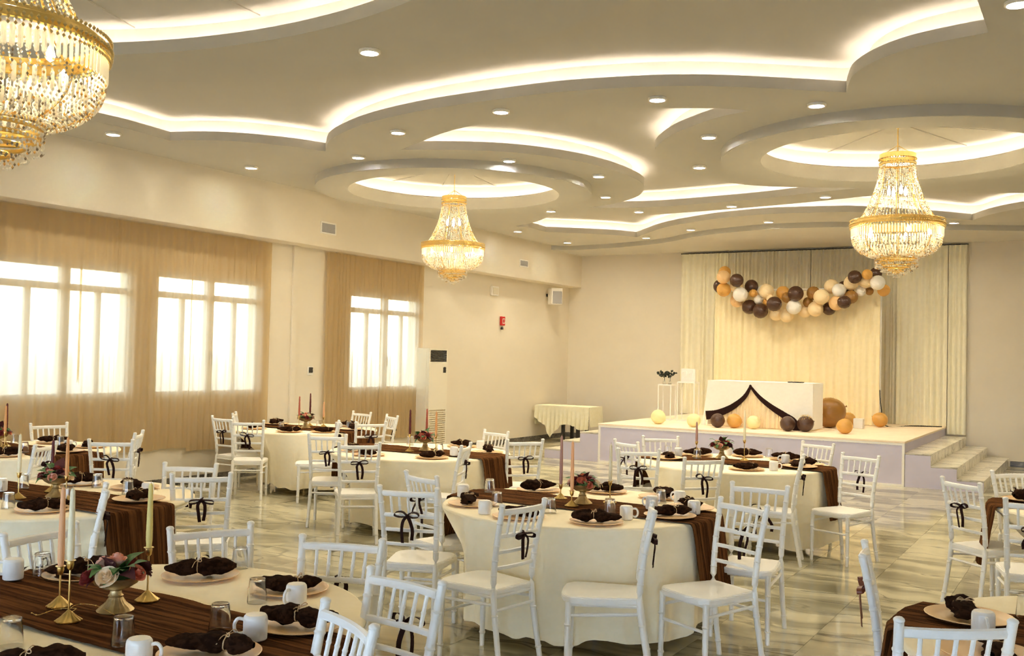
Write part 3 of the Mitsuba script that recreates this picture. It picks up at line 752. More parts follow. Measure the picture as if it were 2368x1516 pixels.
def prism_row(m, R, z1, z0, n, w):
    for k in range(n):
        a = 2 * PI * k / n
        tf = rot(a, (R * math.cos(a), R * math.sin(a), 0))
        v = [[0, -w, z1], [w * 0.7, 0, z1], [0, w, z1], [-w * 0.7, 0, z1], [0, -w, z0 + w], [w * 0.7, 0, z0 + w], [0, w, z0 + w], [-w * 0.7, 0, z0 + w], [0, 0, z0], [0, 0, z1 + w]]
        f = [[0, 1, 5], [0, 5, 4], [1, 2, 6], [1, 6, 5], [2, 3, 7], [2, 7, 6], [3, 0, 4], [3, 4, 7], [4, 5, 8], [5, 6, 8], [6, 7, 8], [7, 4, 8], [1, 0, 9], [2, 1, 9], [3, 2, 9], [0, 3, 9]]
        m.add(v, f, tf)
    return m


def torus(m, R, z, h, t):
    return m.lathe([(R - t, z), (R, z - 0.004), (R + t * 0.6, z), (R + t * 0.6, z + h), (R, z + h + 0.004), (R - t, z + h), (R - t, z)], 64)


CH = []
stuff = {'kind': 'stuff'}
g = lambda m, b, s=False: shape(m, b, s)
CH.append(('crown_ring', g(torus(torus(M(), 0.165, 0.665, 0.045, 0.012), 0.170, 0.605, 0.012, 0.01), 'gold_metal', 30)))
CH.append(('crown_beads', g(beads(M(), [(0.175, 0.66), (0.172, 0.62)], 44, 0.0085, 0.017), 'crystal_gold'), stuff))
tent = spline([(0.165, 0.60), (0.19, 0.45), (0.245, 0.27), (0.33, 0.10), (0.385, 0.045)], 8)
CH.append(('tent_strands', g(beads(M(), tent, 60, 0.0066, 0.0172), 'crystal'), stuff))
CH.append(('mid_ring', g(torus(torus(M(), 0.430, -0.005, 0.035, 0.012), 0.40, 0.035, 0.02, 0.01), 'gold_metal', 30)))
CH.append(('ring_beads', g(beads(beads(M(), [(0.442, 0.045), (0.446, 0.01)], 110, 0.0095, 0.018), [(0.445, -0.012), (0.44, -0.03)], 110, 0.008, 0.016), 'crystal_gold'), stuff))
CH.append(('prism_row', g(prism_row(M(), 0.428, -0.035, -0.118, 96, 0.0095), 'crystal'), stuff))
basket = spline([(0.425, -0.125), (0.42, -0.165), (0.395, -0.22), (0.34, -0.27), (0.27, -0.305), (0.21, -0.318)], 8)
CH.append(('basket_strands', g(beads(M(), basket, 92, 0.0068, 0.0172, 0.5), 'crystal'), stuff))
CH.append(('inner_prisms', g(prism_row(prism_row(M(), 0.352, -0.15, -0.225, 60, 0.009), 0.24, -0.22, -0.285, 44, 0.009), 'crystal'), stuff))
CH.append(('basket_ring', g(torus(M(), 0.205, -0.318, 0.012, 0.01), 'gold_metal', 30)))
tier = M()
beads(tier, [(0.205, -0.33), (0.20, -0.42)], 60, 0.0070, 0.0160)
beads(tier, [(0.15, -0.415), (0.148, -0.455)], 46, 0.0070, 0.0160)
beads(tier, [(0.095, -0.45), (0.092, -0.485)], 30, 0.0070, 0.0160)
beads(tier, [(0.045, -0.48), (0.03, -0.515)], 14, 0.0070, 0.0160)
CH.append(('tier_strands', g(tier, 'crystal'), stuff))
CH.append(('amber_beads', g(BEADS['amber'], 'crystal_amber'), {'kind': 'stuff', 'label': 'amber tinted crystal beads'}))
CH.append(('smoky_beads', g(BEADS['smoky'], 'crystal_smoky'), {'kind': 'stuff', 'label': 'smoky crystal beads'}))
gt = M()
for R_, z in ((0.20, -0.335), (0.196, -0.375), (0.148, -0.41), (0.093, -0.445), (0.045, -0.478)):
    torus(gt, R_ - 0.012, z, 0.01, 0.006)
CH.append(('tier_ring', g(gt, 'gold_metal', 30)))
ribs = M()
for k in range(8):
    a = 2 * PI * k / 8
    ribs.tube([(r * 0.975 * math.cos(a), r * 0.975 * math.sin(a), z) for r, z in tent[::4]], 0.005, 5)
    ribs.tube([(r * 0.97 * math.cos(a), r * 0.97 * math.sin(a), z) for r, z in basket[::5]], 0.004, 5)
CH.append(('frame', g(ribs, 'gold_metal', 30)))
for k in range(4):
    a = 2 * PI * k / 4 + 0.4
    CH.append(('bulb', shape(M().lathe([(0.0, 0.0), (0.014, 0.01), (0.017, 0.04), (0.010, 0.075), (0.0, 0.10)], 10, tf=rot(0, (0.085 * math.cos(a), 0.085 * math.sin(a), 0.30))), 'lamp_body', True, emitter=emitter(BULB))))
for k in range(5):
    a = 2 * PI * k / 5
    CH.append(('bulb', shape(M().lathe([(0.0, 0.0), (0.014, 0.01), (0.017, 0.03), (0.010, 0.055), (0.0, 0.07)], 10, tf=rot(0, (0.30 * math.cos(a), 0.30 * math.sin(a), -0.10))), 'lamp_body', True, emitter=emitter(BULB))))
for c, s, zz, txt in ((D2c, 0.99, 3.245, 'golden crystal chandelier hanging under the left round dome before the beam'), (D3c, 1.085, 3.255, 'golden crystal chandelier hanging before the stage at the right'), ((-4.235, 2.565), 1.12, 3.085, 'huge near crystal chandelier cut by the upper left corner')):
    up_len = (ZU - zz) / s
    sus = M().tube([(0, 0, 0.69), (0, 0, up_len - 0.03)], 0.005, 6)
    sus.lathe([(0.0, up_len - 0.05), (0.05, up_len - 0.03), (0.06, up_len), (0.0, up_len)], 20)
    for k in range(4):
        a = PI / 2 * k
        sus.tube([(0.16 * math.cos(a), 0.16 * math.sin(a), 0.70), (0, 0, 0.80 if up_len > 0.82 else 0.75)], 0.003, 4)
    stamp('chandelier', CH + [('suspension', shape(sus, 'gold_metal', 30))], W(0.2, (c[0], c[1], zz), s), txt, 'chandelier', 'crystal chandeliers')

# ------------------------------------------------------------------ round tables
TABLES = {'T1': ((-3.05, 6.10), 'front centre table'), 'T2': ((-3.16, 2.47), 'nearest left table'), 'T3': ((-6.02, 4.15), 'second left table'), 'T4': ((-8.98, 5.85), 'table by the long curtains'), 'T5': ((-6.05, 8.40), 'table facing the air conditioner'),
          'T6': ((-8.95, 9.85), 'table by the single window'), 'T7': ((-3.12, 9.62), 'table before the stage'), 'T8': ((0.23, 8.30), 'right edge table'), 'T9': ((0.25, 4.20), 'bottom right table')}
RT_, ZT = 0.93, 0.752


def cloth_mesh(seed, chairs=(), turn=0.0, flare=0.10, hem=0.085):
    rng = np.random.RandomState(seed)
    n = 240
    a = np.linspace(0, 2 * PI, n + 1)[:-1]
    wave = sum(rng.uniform(0.5, 1.0) * np.sin(k * a + rng.uniform(0, 6.28)) / 1.6 for k in (11, 14, 17, 23))
    slow = sum(rng.uniform(0.5, 1.0) * np.sin(k * a + rng.uniform(0, 6.28)) for k in (3, 5, 7))
    wave = np.tanh(1.5 * wave)
    push = np.full(n, 9.0)                                   # how far out the cloth may hang where a chair is tucked under the table
    for px, py, ca in chairs:
        for j in range(n):
            th = a[j] + turn
            for q in np.arange(0.40, 1.10, 0.01):
                ex, ey = q * math.cos(th) - px, q * math.sin(th) - py
                u, w_ = ex * math.cos(ca) + ey * math.sin(ca), -ex * math.sin(ca) + ey * math.cos(ca)
                if -0.30 < u < 0.245 and abs(w_) < 0.225:
                    push[j] = min(push[j], q - 0.015)
                    break
    k9 = np.array([min(push[(j + d) % n] for d in range(-3, 4)) for j in range(n)])
    lim = np.array([min(k9[(j + d) % n] + 0.012 * abs(d) for d in range(-10, 11)) for j in range(n)])
    v = [[0, 0, ZT]]
    rows = []
    for r in (0.5, 0.8, 0.915):
        rows.append(np.column_stack([r * np.cos(a), r * np.sin(a), np.full(n, ZT)]))
    for b in (0.35, 0.7, 1.0):
        rr = 0.915 + 0.02 * math.sin(b * PI / 2)
        rows.append(np.column_stack([rr * np.cos(a), rr * np.sin(a), np.full(n, ZT - 0.02 * (1 - math.cos(b * PI / 2)))]))
    for s in np.linspace(0.08, 1, 10):
        rr = 0.935 + flare * (0.40 * s ** 0.7 + 0.62 * s ** 1.3 * wave + 0.16 * s * slow)
        zb = hem + 0.016 * slow + 0.022 * wave
        z = (ZT - 0.02) * (1 - s) + zb * s
        down = np.clip((ZT - 0.02 - z) / 0.27, 0, 1)
        rr = np.minimum(rr, 0.936 * (1 - down) + np.maximum(lim, 0.42) * down)
        rows.append(np.column_stack([rr * np.cos(a), rr * np.sin(a), z]))
    v = np.vstack([v] + rows)
    f = [[0, 1 + j, 1 + (j + 1) % n] for j in range(n)]
    q = [[1 + i * n + j, 1 + (i + 1) * n + j, 1 + (i + 1) * n + (j + 1) % n, 1 + i * n + (j + 1) % n] for i in range(len(rows) - 1) for j in range(n)]
    q = np.array(q)
    return M().add(v, np.vstack([f, q[:, [0, 1, 2]], q[:, [0, 2, 3]]]))


tabletop = shape(M().lathe([(0.0, 0.70), (0.905, 0.70), (0.912, 0.71), (0.912, 0.742), (0.905, 0.748), (0.0, 0.748)], 48), 'white_trim', 30)
tablelegs = [shape(M().tube([(0.26 * x, 0.26 * y, 0.0), (0.22 * x, 0.22 * y, 0.70)], 0.018, 8), 'grey_plastic', 30) for x in (-1, 1) for y in (-1, 1)]


def runner_mesh(seed, half=0.27, hang=(0.46, 0.46)):
    """gauze strip along x over the table, hanging over both ends"""
    rng = np.random.RandomState(seed)
    ny, ns = 25, 150
    G = np.zeros((ny, ns, 3))
    UV = np.zeros((ny, ns, 2))
    for i, t in enumerate(np.linspace(-1, 1, ny)):
        y = half * t
        for_edge = 0.0
        xe = math.sqrt(0.94 ** 2 - y * y)
        L = np.linspace(-(xe + hang[0]), xe + hang[1], ns)
        for j, s in enumerate(L):
            over = max(0.0, abs(s) - xe)
            sg = 1 if s > 0 else -1
            if over <= 0:
                x, z = s, ZT + 0.006
            else:
                b = min(over / 0.04, 1.0)
                x = sg * (xe + 0.016 * math.sin(b * PI / 2) + 0.07 * (over / 0.46))
                z = ZT + 0.006 - max(over - 0.012, 0) * (1 if b >= 1 else b)
            pinch = 1 - 0.10 * (over / 0.46)
            G[i, j] = (x, y * pinch, z)
            UV[i, j] = (s * 0.5, t * 0.5)
    n1 = meshkit.fbm(np.stack([UV[..., 0] * 6, UV[..., 1] * 26, np.full(UV.shape[:2], seed * 1.7)], -1), 3) - 0.45
    n2 = meshkit.fbm(np.stack([UV[..., 0] * 30, UV[..., 1] * 60, np.full(UV.shape[:2], seed * 3.1)], -1), 2) - 0.5
    top = np.abs(G[..., 2] - (ZT + 0.006)) < 1e-6
    d = np.maximum(0.024 * np.maximum(n1, 0) + 0.006 * n2, -0.002)
    G[..., 2] += np.where(top, d + 0.002, 0)
    G[..., 0] += np.where(top, 0, np.sign(G[..., 0]) * (0.030 * np.maximum(n1, -0.1) + 0.004))
    G[..., 1] += 0.012 * (meshkit.noise(np.stack([UV[..., 0] * 9, np.sign(UV[..., 1]) * 3.0, np.full(UV.shape[:2], float(seed))], -1)) - 0.5) * (np.abs(UV[..., 1]) > 0.3)
    m = M().sheet(G)
    return m, UV.reshape(-1, 2)


RUN = []
for k in range(4):
    m, uv = runner_mesh(2 + k, 0.27 if k != 1 else 0.29)
    v, f = m.get()
    RUN.append(mikit.ply((v, f), 'runner_gauze', True, uv=uv))


def octant(dx, dy, cx, cy):
    """where on its table a point lies as the viewer sees it"""
    view = np.array([cx, cy]) / math.hypot(cx, cy)
    right = np.array([view[1], -view[0]])
    fx, rx = dx * view[0] + dy * view[1], dx * right[0] + dy * right[1]
    a = math.degrees(math.atan2(fx, rx)) % 360
    return ['right', 'far right', 'far', 'far left', 'left', 'near left', 'near', 'near right'][int(((a + 22.5) % 360) // 45)]


# table, position of the top rail's middle, the way it faces
CHAIRS = [('T2', -2.22, 3.01, -98), ('T2', -2.89, 3.44, -70), ('T2', -2.04, 2.47, -116), ('T2', -4.10, 2.80, 4), ('T2', -3.57, 3.31, -28), ('T3', -5.02, 3.84, -127), ('T3', -5.12, 4.65, 138), ('T4', -8.10, 6.55, -140), ('T4', -7.58, 5.83, 128), ('T4', -9.62, 6.62, -15),
          ('T4', -7.63, 5.23, -150), ('T3', -5.62, 5.00, -60), ('T6', -9.30, 8.75, 88), ('T6', -8.62, 8.50, 128), ('T6', -9.80, 9.42, 40), ('T6', -7.78, 9.15, -138), ('T5', -6.66, 7.66, 122), ('T5', -5.84, 7.16, 132), ('T6', -8.88, 10.92, -100), ('T6', -8.15, 10.66, -120),
          ('T6', -7.50, 9.40, 148), ('T5', -5.72, 9.36, -105), ('T5', -4.91, 8.59, 140), ('T5', -5.04, 7.72, 200), ('T1', -4.02, 5.60, 70), ('T1', -3.67, 4.98, 108), ('T1', -2.80, 4.90, 170), ('T1', -2.15, 5.22, -156), ('T1', -1.80, 5.74, -117), ('T1', -1.97, 6.63, -88),
          ('T7', -1.88, 9.44, -112), ('T7', -2.52, 10.52, -112), ('T7', -2.25, 8.85, 192), ('T7', -2.90, 8.14, 140), ('T7', -4.10, 9.21, 62), ('T7', -3.63, 8.44, 118), ('T7', -4.06, 10.02, -60), ('T8', -0.87, 7.87, 48), ('T8', -0.62, 8.90, -40), ('T8', -0.33, 7.02, 100), ('T9', -0.40, 3.53, 122), ('T9', -0.91, 4.66, 10)]
for i, (tk, ((cx, cy), nm)) in enumerate(TABLES.items()):
    a = 0.7 * i
    stamp('round_table', [('table_top', tabletop)] + [('leg', l) for l in tablelegs], W(a, (cx, cy, 0)), f'round banquet table hidden under the cloth of the {nm}', 'table', 'round banquet tables')
    tucked = [(x + 0.275 * math.cos(math.radians(fd)) - cx, y + 0.275 * math.sin(math.radians(fd)) - cy, math.radians(fd)) for q, x, y, fd in CHAIRS if q == tk]
    put('tablecloth', cloth_mesh(3 + 5 * i, tucked, a * 1.3), 'ivory_cloth', 60, to=W(a * 1.3, (cx, cy, 0)), label=f'floor length ivory tablecloth on the {nm}', cat='tablecloth', group='ivory round tablecloths')
    rr = {'T2': -0.02, 'T1': -0.04, 'T8': 0.15, 'T9': -0.05}.get(tk, 0.0)
    put('table_runner', RUN[i % 4], None, to=W(rr, (cx, cy, 0)), label=f'crinkled dark brown gauze runner across the {nm}', cat='table runner', group='brown gauze table runners')


# ------------------------------------------------------------------ chiavari chairs
def chair_parts():
    P = []
    for s in (-1, 1):
        path = spline([(-0.275, s * 0.178, 0.0), (-0.235, s * 0.170, 0.22), (-0.205, s * 0.166, 0.445), (-0.222, s * 0.172, 0.66), (-0.262, s * 0.182, 0.86), (-0.275, s * 0.186, 0.925)], 5)
        m = M().tube(path, np.interp(path[:, 2], [0, 0.45, 0.93], [0.0155, 0.0185, 0.0165]), 10)
        for z in (0.10, 0.30, 0.52, 0.60, 0.70, 0.82):
            k = np.argmin(abs(path[:, 2] - z))
            t = path[min(k + 1, len(path) - 1)] - path[k - 1]
            t /= np.linalg.norm(t)
            m.tube([path[k] - t * 0.007, path[k], path[k] + t * 0.007], [0.017, 0.0205, 0.017], 10)
        e = path[-1]
        m.ball(e + np.array([0, 0, 0.004]), (0.019, 0.019, 0.013), 1)
        P.append(('rear_leg', shape(m, 'white_plastic', 40)))
    for s in (-1, 1):
        m = M().tube([(0.185, s * 0.182, 0.0), (0.178, s * 0.178, 0.425)], [0.0145, 0.0185], 10)
        for z in (0.08, 0.30):
            m.tube([(0.184, s * 0.1815, z - 0.008), (0.183, s * 0.181, z), (0.183, s * 0.181, z + 0.008)], [0.0165, 0.0205, 0.0165], 10)
        P.append(('front_leg', shape(m, 'white_plastic', 40)))
    out = Polygon([(-0.215, -0.165), (0.10, -0.205), (0.17, -0.198), (0.212, -0.15), (0.224, -0.06), (0.226, 0.06), (0.212, 0.15), (0.17, 0.198), (0.10, 0.205), (-0.215, 0.165)]).buffer(-0.02).buffer(0.02, 6)
    m = M().extrude(out.buffer(-0.006), 0.418, 0.424).extrude(out, 0.424, 0.444).extrude(out.buffer(-0.005), 0.444, 0.450).extrude(out.buffer(-0.012), 0.450, 0.453)
    P.append(('seat', shape(m, 'white_plastic', False)))
    m = M()
    ys = np.linspace(-0.176, 0.176, 9)
    m.tube([(-0.262 - 0.022 * (1 - (y / 0.176) ** 2), y, 0.888) for y in ys], 0.0135, 8, flat=1.35)
    P.append(('crest_rail', shape(m, 'white_plastic', 40)))
    for z, x, w in ((0.752, -0.238, 0.170), (0.660, -0.221, 0.166), (0.570, -0.211, 0.163)):
        yy = np.linspace(-w, w, 7)
        m = M().tube([(x - 0.012 * (1 - (y / w) ** 2), y, z) for y in yy], 0.0115 if z > 0.7 else 0.0098, 8, flat=1.2)
        P.append(('back_rail', shape(m, 'white_plastic', 40)))
    for y in (-0.115, -0.058, 0.0, 0.058, 0.115):
        xt, xb = -0.262 - 0.022 * (1 - (y / 0.176) ** 2), -0.238 - 0.012 * (1 - (y / 0.17) ** 2)
        p0, p1 = np.array((xb, y * 0.95, 0.752)), np.array((xt, y, 0.888))
        m = M().tube([p0, p0 * 0.5 + p1 * 0.5, p1], 0.0082, 7)
        q = p0 * 0.55 + p1 * 0.45
        m.tube([q - (p1 - p0) * 0.04, q, q + (p1 - p0) * 0.04], [0.0085, 0.0105, 0.0085], 7)
        P.append(('spindle', shape(m, 'white_plastic', 40)))
    P.append(('stretcher', shape(M().tube([(0.181, -0.18, 0.27), (0.181, 0.18, 0.27)], 0.0095, 8), 'white_plastic', 40)))
    P.append(('stretcher', shape(M().tube([(-0.222, -0.168, 0.34), (-0.222, 0.168, 0.34)], 0.0095, 8), 'white_plastic', 40)))
    for s in (-1, 1):
        P.append(('stretcher', shape(M().tube([(-0.215, s * 0.168, 0.37), (0.178, s * 0.179, 0.35)], 0.0095, 8), 'white_plastic', 40)))
    P.append(('seat_frame', shape(M().tube([(-0.205, -0.16, 0.41), (-0.205, 0.16, 0.41)], 0.011, 8).tube([(-0.205, -0.163, 0.41), (0.178, -0.176, 0.41)], 0.011, 8).tube([(-0.205, 0.163, 0.41), (0.178, 0.176, 0.41)], 0.011, 8).tube([(0.178, -0.176, 0.41), (0.178, 0.176, 0.41)], 0.011, 8), 'white_plastic', 40)))
    return P


def strip(m, path, w, t=0.0012, wid=(0, 0, 1)):
    """flat ribbon along a path"""
    p = np.asarray(path, float)
    tn = np.gradient(p, axis=0)
    tn /= np.linalg.norm(tn, axis=1, keepdims=True) + 1e-12
    a = np.asarray(wid, float)
    side = a - tn * (tn @ a)[:, None]
    side /= np.linalg.norm(side, axis=1, keepdims=True) + 1e-9
    nn = np.cross(tn, side)
    w = np.broadcast_to(w, (len(p),))[:, None] / 2
    for sg in (1, -1):
        G = np.stack([p - side * w + nn * t * sg, p + side * w + nn * t * sg])
        m.sheet(G if sg > 0 else G[::-1])
    return m


def bow(seed, bs):
    rng = np.random.RandomState(seed)
    j = lambda s: rng.uniform(-s, s)
    m = M()
    x0, y0, z0 = -0.272, j(0.02), 0.752 + j(0.006)
    m.ball((x0, y0, z0), (0.011, 0.013, 0.012), 1)
    for s in (-1, 1):
        lift = j(0.02)
        loop = spline([(x0, y0, z0), (x0 - 0.012, y0 + s * 0.03, z0 + 0.020 + lift), (x0 - 0.018, y0 + s * 0.070, z0 + 0.016 + lift), (x0 - 0.016, y0 + s * 0.076, z0 - 0.004 + lift), (x0 - 0.008, y0 + s * 0.035, z0 - 0.010 + lift * .5), (x0, y0, z0)], 5)
        strip(m, loop, 0.022, wid=(1, 0, 0.25))
        k = j(0.03)
        tail = spline([(x0 - 0.004, y0, z0), (x0 - 0.016, y0 + s * 0.022, z0 - 0.03), (x0 - 0.012, y0 + s * (0.035 + k), z0 - 0.085), (x0 - 0.006, y0 + s * (0.03 + k * 1.2), z0 - 0.15 - j(0.02))], 5)
        strip(m, tail, 0.021, wid=(0.25 * s, 1, 0))
    m.tube([(x0 + 0.03, y0 - 0.012, z0 + 0.012), (x0 + 0.005, y0 - 0.008, z0 + 0.014), (x0 + 0.005, y0 + 0.008, z0 - 0.012), (x0 + 0.03, y0 + 0.012, z0 - 0.012)], 0.004, 5)
    return shape(m, bs, 40)


CHAIR = chair_parts()
BOWS = [bow(k, 'ribbon_brown') for k in range(5)]
COPPER = bow(3, 'ribbon_copper')
seen_lab = {}
for i, (tk, x, y, fd) in enumerate(CHAIRS):
    (cx, cy), nm = TABLES[tk]
    a = math.radians(fd)
    px, py = x + 0.275 * math.cos(a), y + 0.275 * math.sin(a)
    toward = math.degrees(abs((a - math.atan2(-py, -px) + PI) % (2 * PI) - PI))
    pose = 'facing the viewer' if toward < 60 else ('seen from behind' if toward > 120 else 'seen from the side')
    base = f'white chiavari chair {octant(x - cx, y - cy, cx, cy)} of the {nm}, {"with copper ribbon" if i == 41 else pose}'
    k = seen_lab.get(base, 0)
    seen_lab[base] = k + 1
    if k: base = base.replace('white chiavari', f'{["", "second", "third"][k]} white chiavari')
    stamp('chiavari_chair', CHAIR + [('ribbon_bow', COPPER if i == 41 else BOWS[i % 5], {'label': 'copper ribbon bow' if i == 41 else 'dark brown ribbon bow'})], W(a, (px, py, 0)), base, 'chair', 'white chiavari chairs')

# ------------------------------------------------------------------ place settings
charger = shape(M().lathe([(0.0, 0.0), (0.105, 0.0), (0.120, 0.004), (0.163, 0.014), (0.165, 0.017), (0.162, 0.018), (0.120, 0.009), (0.104, 0.006), (0.0, 0.006)], 44), 'charger_gold', 30)


def napkin_mesh(seed):
    rng = np.random.RandomState(seed)
    n, k = 44, 20
    t = np.linspace(0, 1, n)
    waist = 0.55 + rng.uniform(-0.12, 0.12)
    w = 0.007 + 0.0235 * np.sin(PI * np.clip(t * 1.02, 0, 1)) ** 0.45
    w *= 1 - 0.45 * np.exp(-((t - waist) / 0.06) ** 2)
    w[0], w[-1] = 0.006, 0.008
    L = 0.29 + rng.uniform(-0.03, 0.03)
    bend = rng.uniform(-0.03, 0.03)
    cx = (t - 0.5) * L
    cy = bend * np.sin(PI * t)
    a = np.arange(k) * 2 * PI / k
    V = np.zeros((n, k, 3))
    hgt = 0.75 + 0.25 * np.sin(PI * t)
    for i in range(n):
        V[i, :, 0] = cx[i]
        V[i, :, 1] = cy[i] + w[i] * 1.5 * np.cos(a)
        V[i, :, 2] = w[i] * hgt[i] * np.sin(a)
    nz = meshkit.fbm(np.stack([V[..., 0] * 14, V[..., 1] * 55 + seed, V[..., 2] * 55], -1), 3, seed) - 0.5
    off = V.copy()
    off[..., 0] = 0
    off[..., 1] -= cy[:, None]
    V += off * nz[..., None] * 1.9
    V[..., 2] += 0.010 * np.maximum(0, np.sin(3 * t + seed))[:, None] * (np.sin(a) > 0)
    V[..., 2] -= V[..., 2].min()
    V[..., 2] = np.maximum(V[..., 2] * 0.98, 0)
    f = [[i * k + j, i * k + (j + 1) % k, (i + 1) * k + (j + 1) % k, (i + 1) * k + j] for i in range(n - 1) for j in range(k)]
    m = M().add(V.reshape(-1, 3), np.array(f)[:, ::-1])
    wi = int(waist * (n - 1))
    q = V[wi]
    c = q.mean(0)
    loop = [c + (p - c) * 1.08 + [0, 0, 0.001] for p in np.vstack([q, q[:1]])]
    tw = M().tube(loop, 0.0024, 5, cap=False, up=(1, 0, 0))
    tpt = q[np.argmax(q[:, 2])] + [0, 0, 0.003]
    for s in (-1, 1):
        tw.tube(spline([tpt, tpt + [0.012, s * 0.018, 0.012], tpt + [0.018, s * 0.032, 0.004], tpt + [0.006, s * 0.02, 0.0], tpt], 4), 0.0018, 4, up=(1, 0, 0))
        tw.tube(spline([tpt, tpt + [-0.01, s * 0.02, 0.0], tpt + [-0.02, s * 0.045, -0.02]], 4), 0.0018, 4, up=(1, 0, 0))
    return shape(m, 'napkin_brown', True), shape(tw, 'twine', True)


NAP = [napkin_mesh(s) for s in (1, 4, 7, 12, 15)]
mugbody = M().lathe([(0.0, 0.0), (0.036, 0.0), (0.0405, 0.004), (0.041, 0.02), (0.041, 0.070), (0.039, 0.080), (0.034, 0.086), (0.0, 0.087)], 28)
MUG = [('body', shape(mugbody, 'china', 30)), ('handle', shape(M().tube(spline([(0.039, 0, 0.068), (0.058, 0, 0.070), (0.070, 0, 0.055), (0.070, 0, 0.034), (0.058, 0, 0.020), (0.039, 0, 0.022)], 5), 0.0062, 8, up=(0, 1, 0)), 'china', 30))]
tum = [('bowl', shape(M().lathe([(0.0, 0.095), (0.029, 0.095), (0.0315, 0.092), (0.0395, 0.003), (0.0390, 0.0), (0.0372, 0.001), (0.0365, 0.004), (0.0290, 0.083), (0.0, 0.084)], 28), 'glass', True))]
tum[0] = ('bowl', shape(M().lathe([(0.0, 0.095), (0.029, 0.095), (0.0315, 0.092), (0.0395, 0.003), (0.0390, 0.0), (0.0372, 0.001), (0.0365, 0.004), (0.0290, 0.083), (0.0, 0.084)][::-1], 28), 'glass', 30))

CHG = {'T1': [(-0.56, -0.48), (-0.05, -0.74), (0.42, -0.61), (-0.55, 0.41), (-0.13, 0.68), (0.32, 0.67), (0.72, -0.17), (0.70, 0.23)],
       'T2': [(-0.23, 0.62), (0.25, 0.66), (0.69, 0.25), (0.70, -0.18), (-0.65, 0.34), (0.37, -0.58), (-0.1, -0.72)],
       'T3': [(0.52, -0.38), (0.12, 0.60), (0.66, 0.20), (-0.35, 0.50), (-0.62, -0.2)], 'T4': [(-0.28, 0.58), (0.34, 0.56), (0.66, 0.06), (0.52, -0.46), (0.0, -0.7)],
       'T5': [(-0.48, -0.48), (0.50, -0.50), (0.05, 0.70), (0.62, 0.32), (-0.1, -0.72)], 'T6': [(-0.34, -0.58), (0.30, -0.62), (0.18, 0.66), (0.70, 0.10), (0.62, -0.34), (-0.6, 0.1)],
       'T7': [(-0.62, -0.22), (-0.54, 0.44), (-0.08, 0.70), (0.30, -0.56), (0.34, 0.62), (0.67, -0.10), (0.64, 0.30)], 'T8': [(-0.70, 0.06), (-0.35, -0.6)], 'T9': [(-0.69, 0.10), (-0.58, -0.36)]}
GLS = {'T1': [(-0.76, 0.06), (-0.41, -0.41), (0.01, -0.44), (0.36, -0.29), (0.41, 0.44)], 'T2': [(0.28, 0.45), (0.50, 0.05), (0.37, -0.25), (0.05, -0.44), (-0.24, 0.86), (-0.76, 0.22)], 'T3': [(0.26, -0.44), (0.42, -0.14), (0.30, 0.40), (-0.13, 0.48), (-0.39, 0.08)],
       'T4': [(0.42, -0.20), (-0.05, 0.50), (-0.44, 0.26), (0.76, -0.32)], 'T5': [(-0.20, -0.46), (0.34, -0.14), (-0.50, 0.50)], 'T6': [(-0.08, -0.36), (0.40, 0.40), (-0.12, 0.40)], 'T7': [(-0.76, 0.16), (0.12, 0.80), (-0.38, 0.0)], 'T9': [(-0.50, 0.26)], 'T8': []}
MGS = {'T1': [(-0.78, -0.26), (-0.30, -0.74), (0.51, -0.37), (0.50, 0.06), (0.80, 0.04), (0.52, 0.52)], 'T2': [(-0.78, 0.10), (0.44, 0.50), (0.68, 0.04), (0.56, -0.34), (0.02, -0.55)], 'T3': [(-0.36, -0.10), (0.45, 0.44)], 'T4': [(0.44, 0.24)],
       'T5': [(0.58, -0.24), (0.30, 0.68)], 'T6': [(0.56, 0.36), (0.30, 0.30)], 'T7': [(-0.30, 0.72), (0.52, -0.44), (0.46, 0.18), (-0.62, 0.10)], 'T9': [(-0.62, -0.12)], 'T8': []}


def named(base, dct):
    k = dct.get(base, 0)
    dct[base] = k + 1
    return base if k == 0 else base.replace(' at the ', ' (second) at the ') if k == 1 else base.replace(' at the ', f' ({ORD[k]}) at the ')


ZC = ZT + 0.006


def on_runner(dx, dy):
    return abs(dy) < 0.30


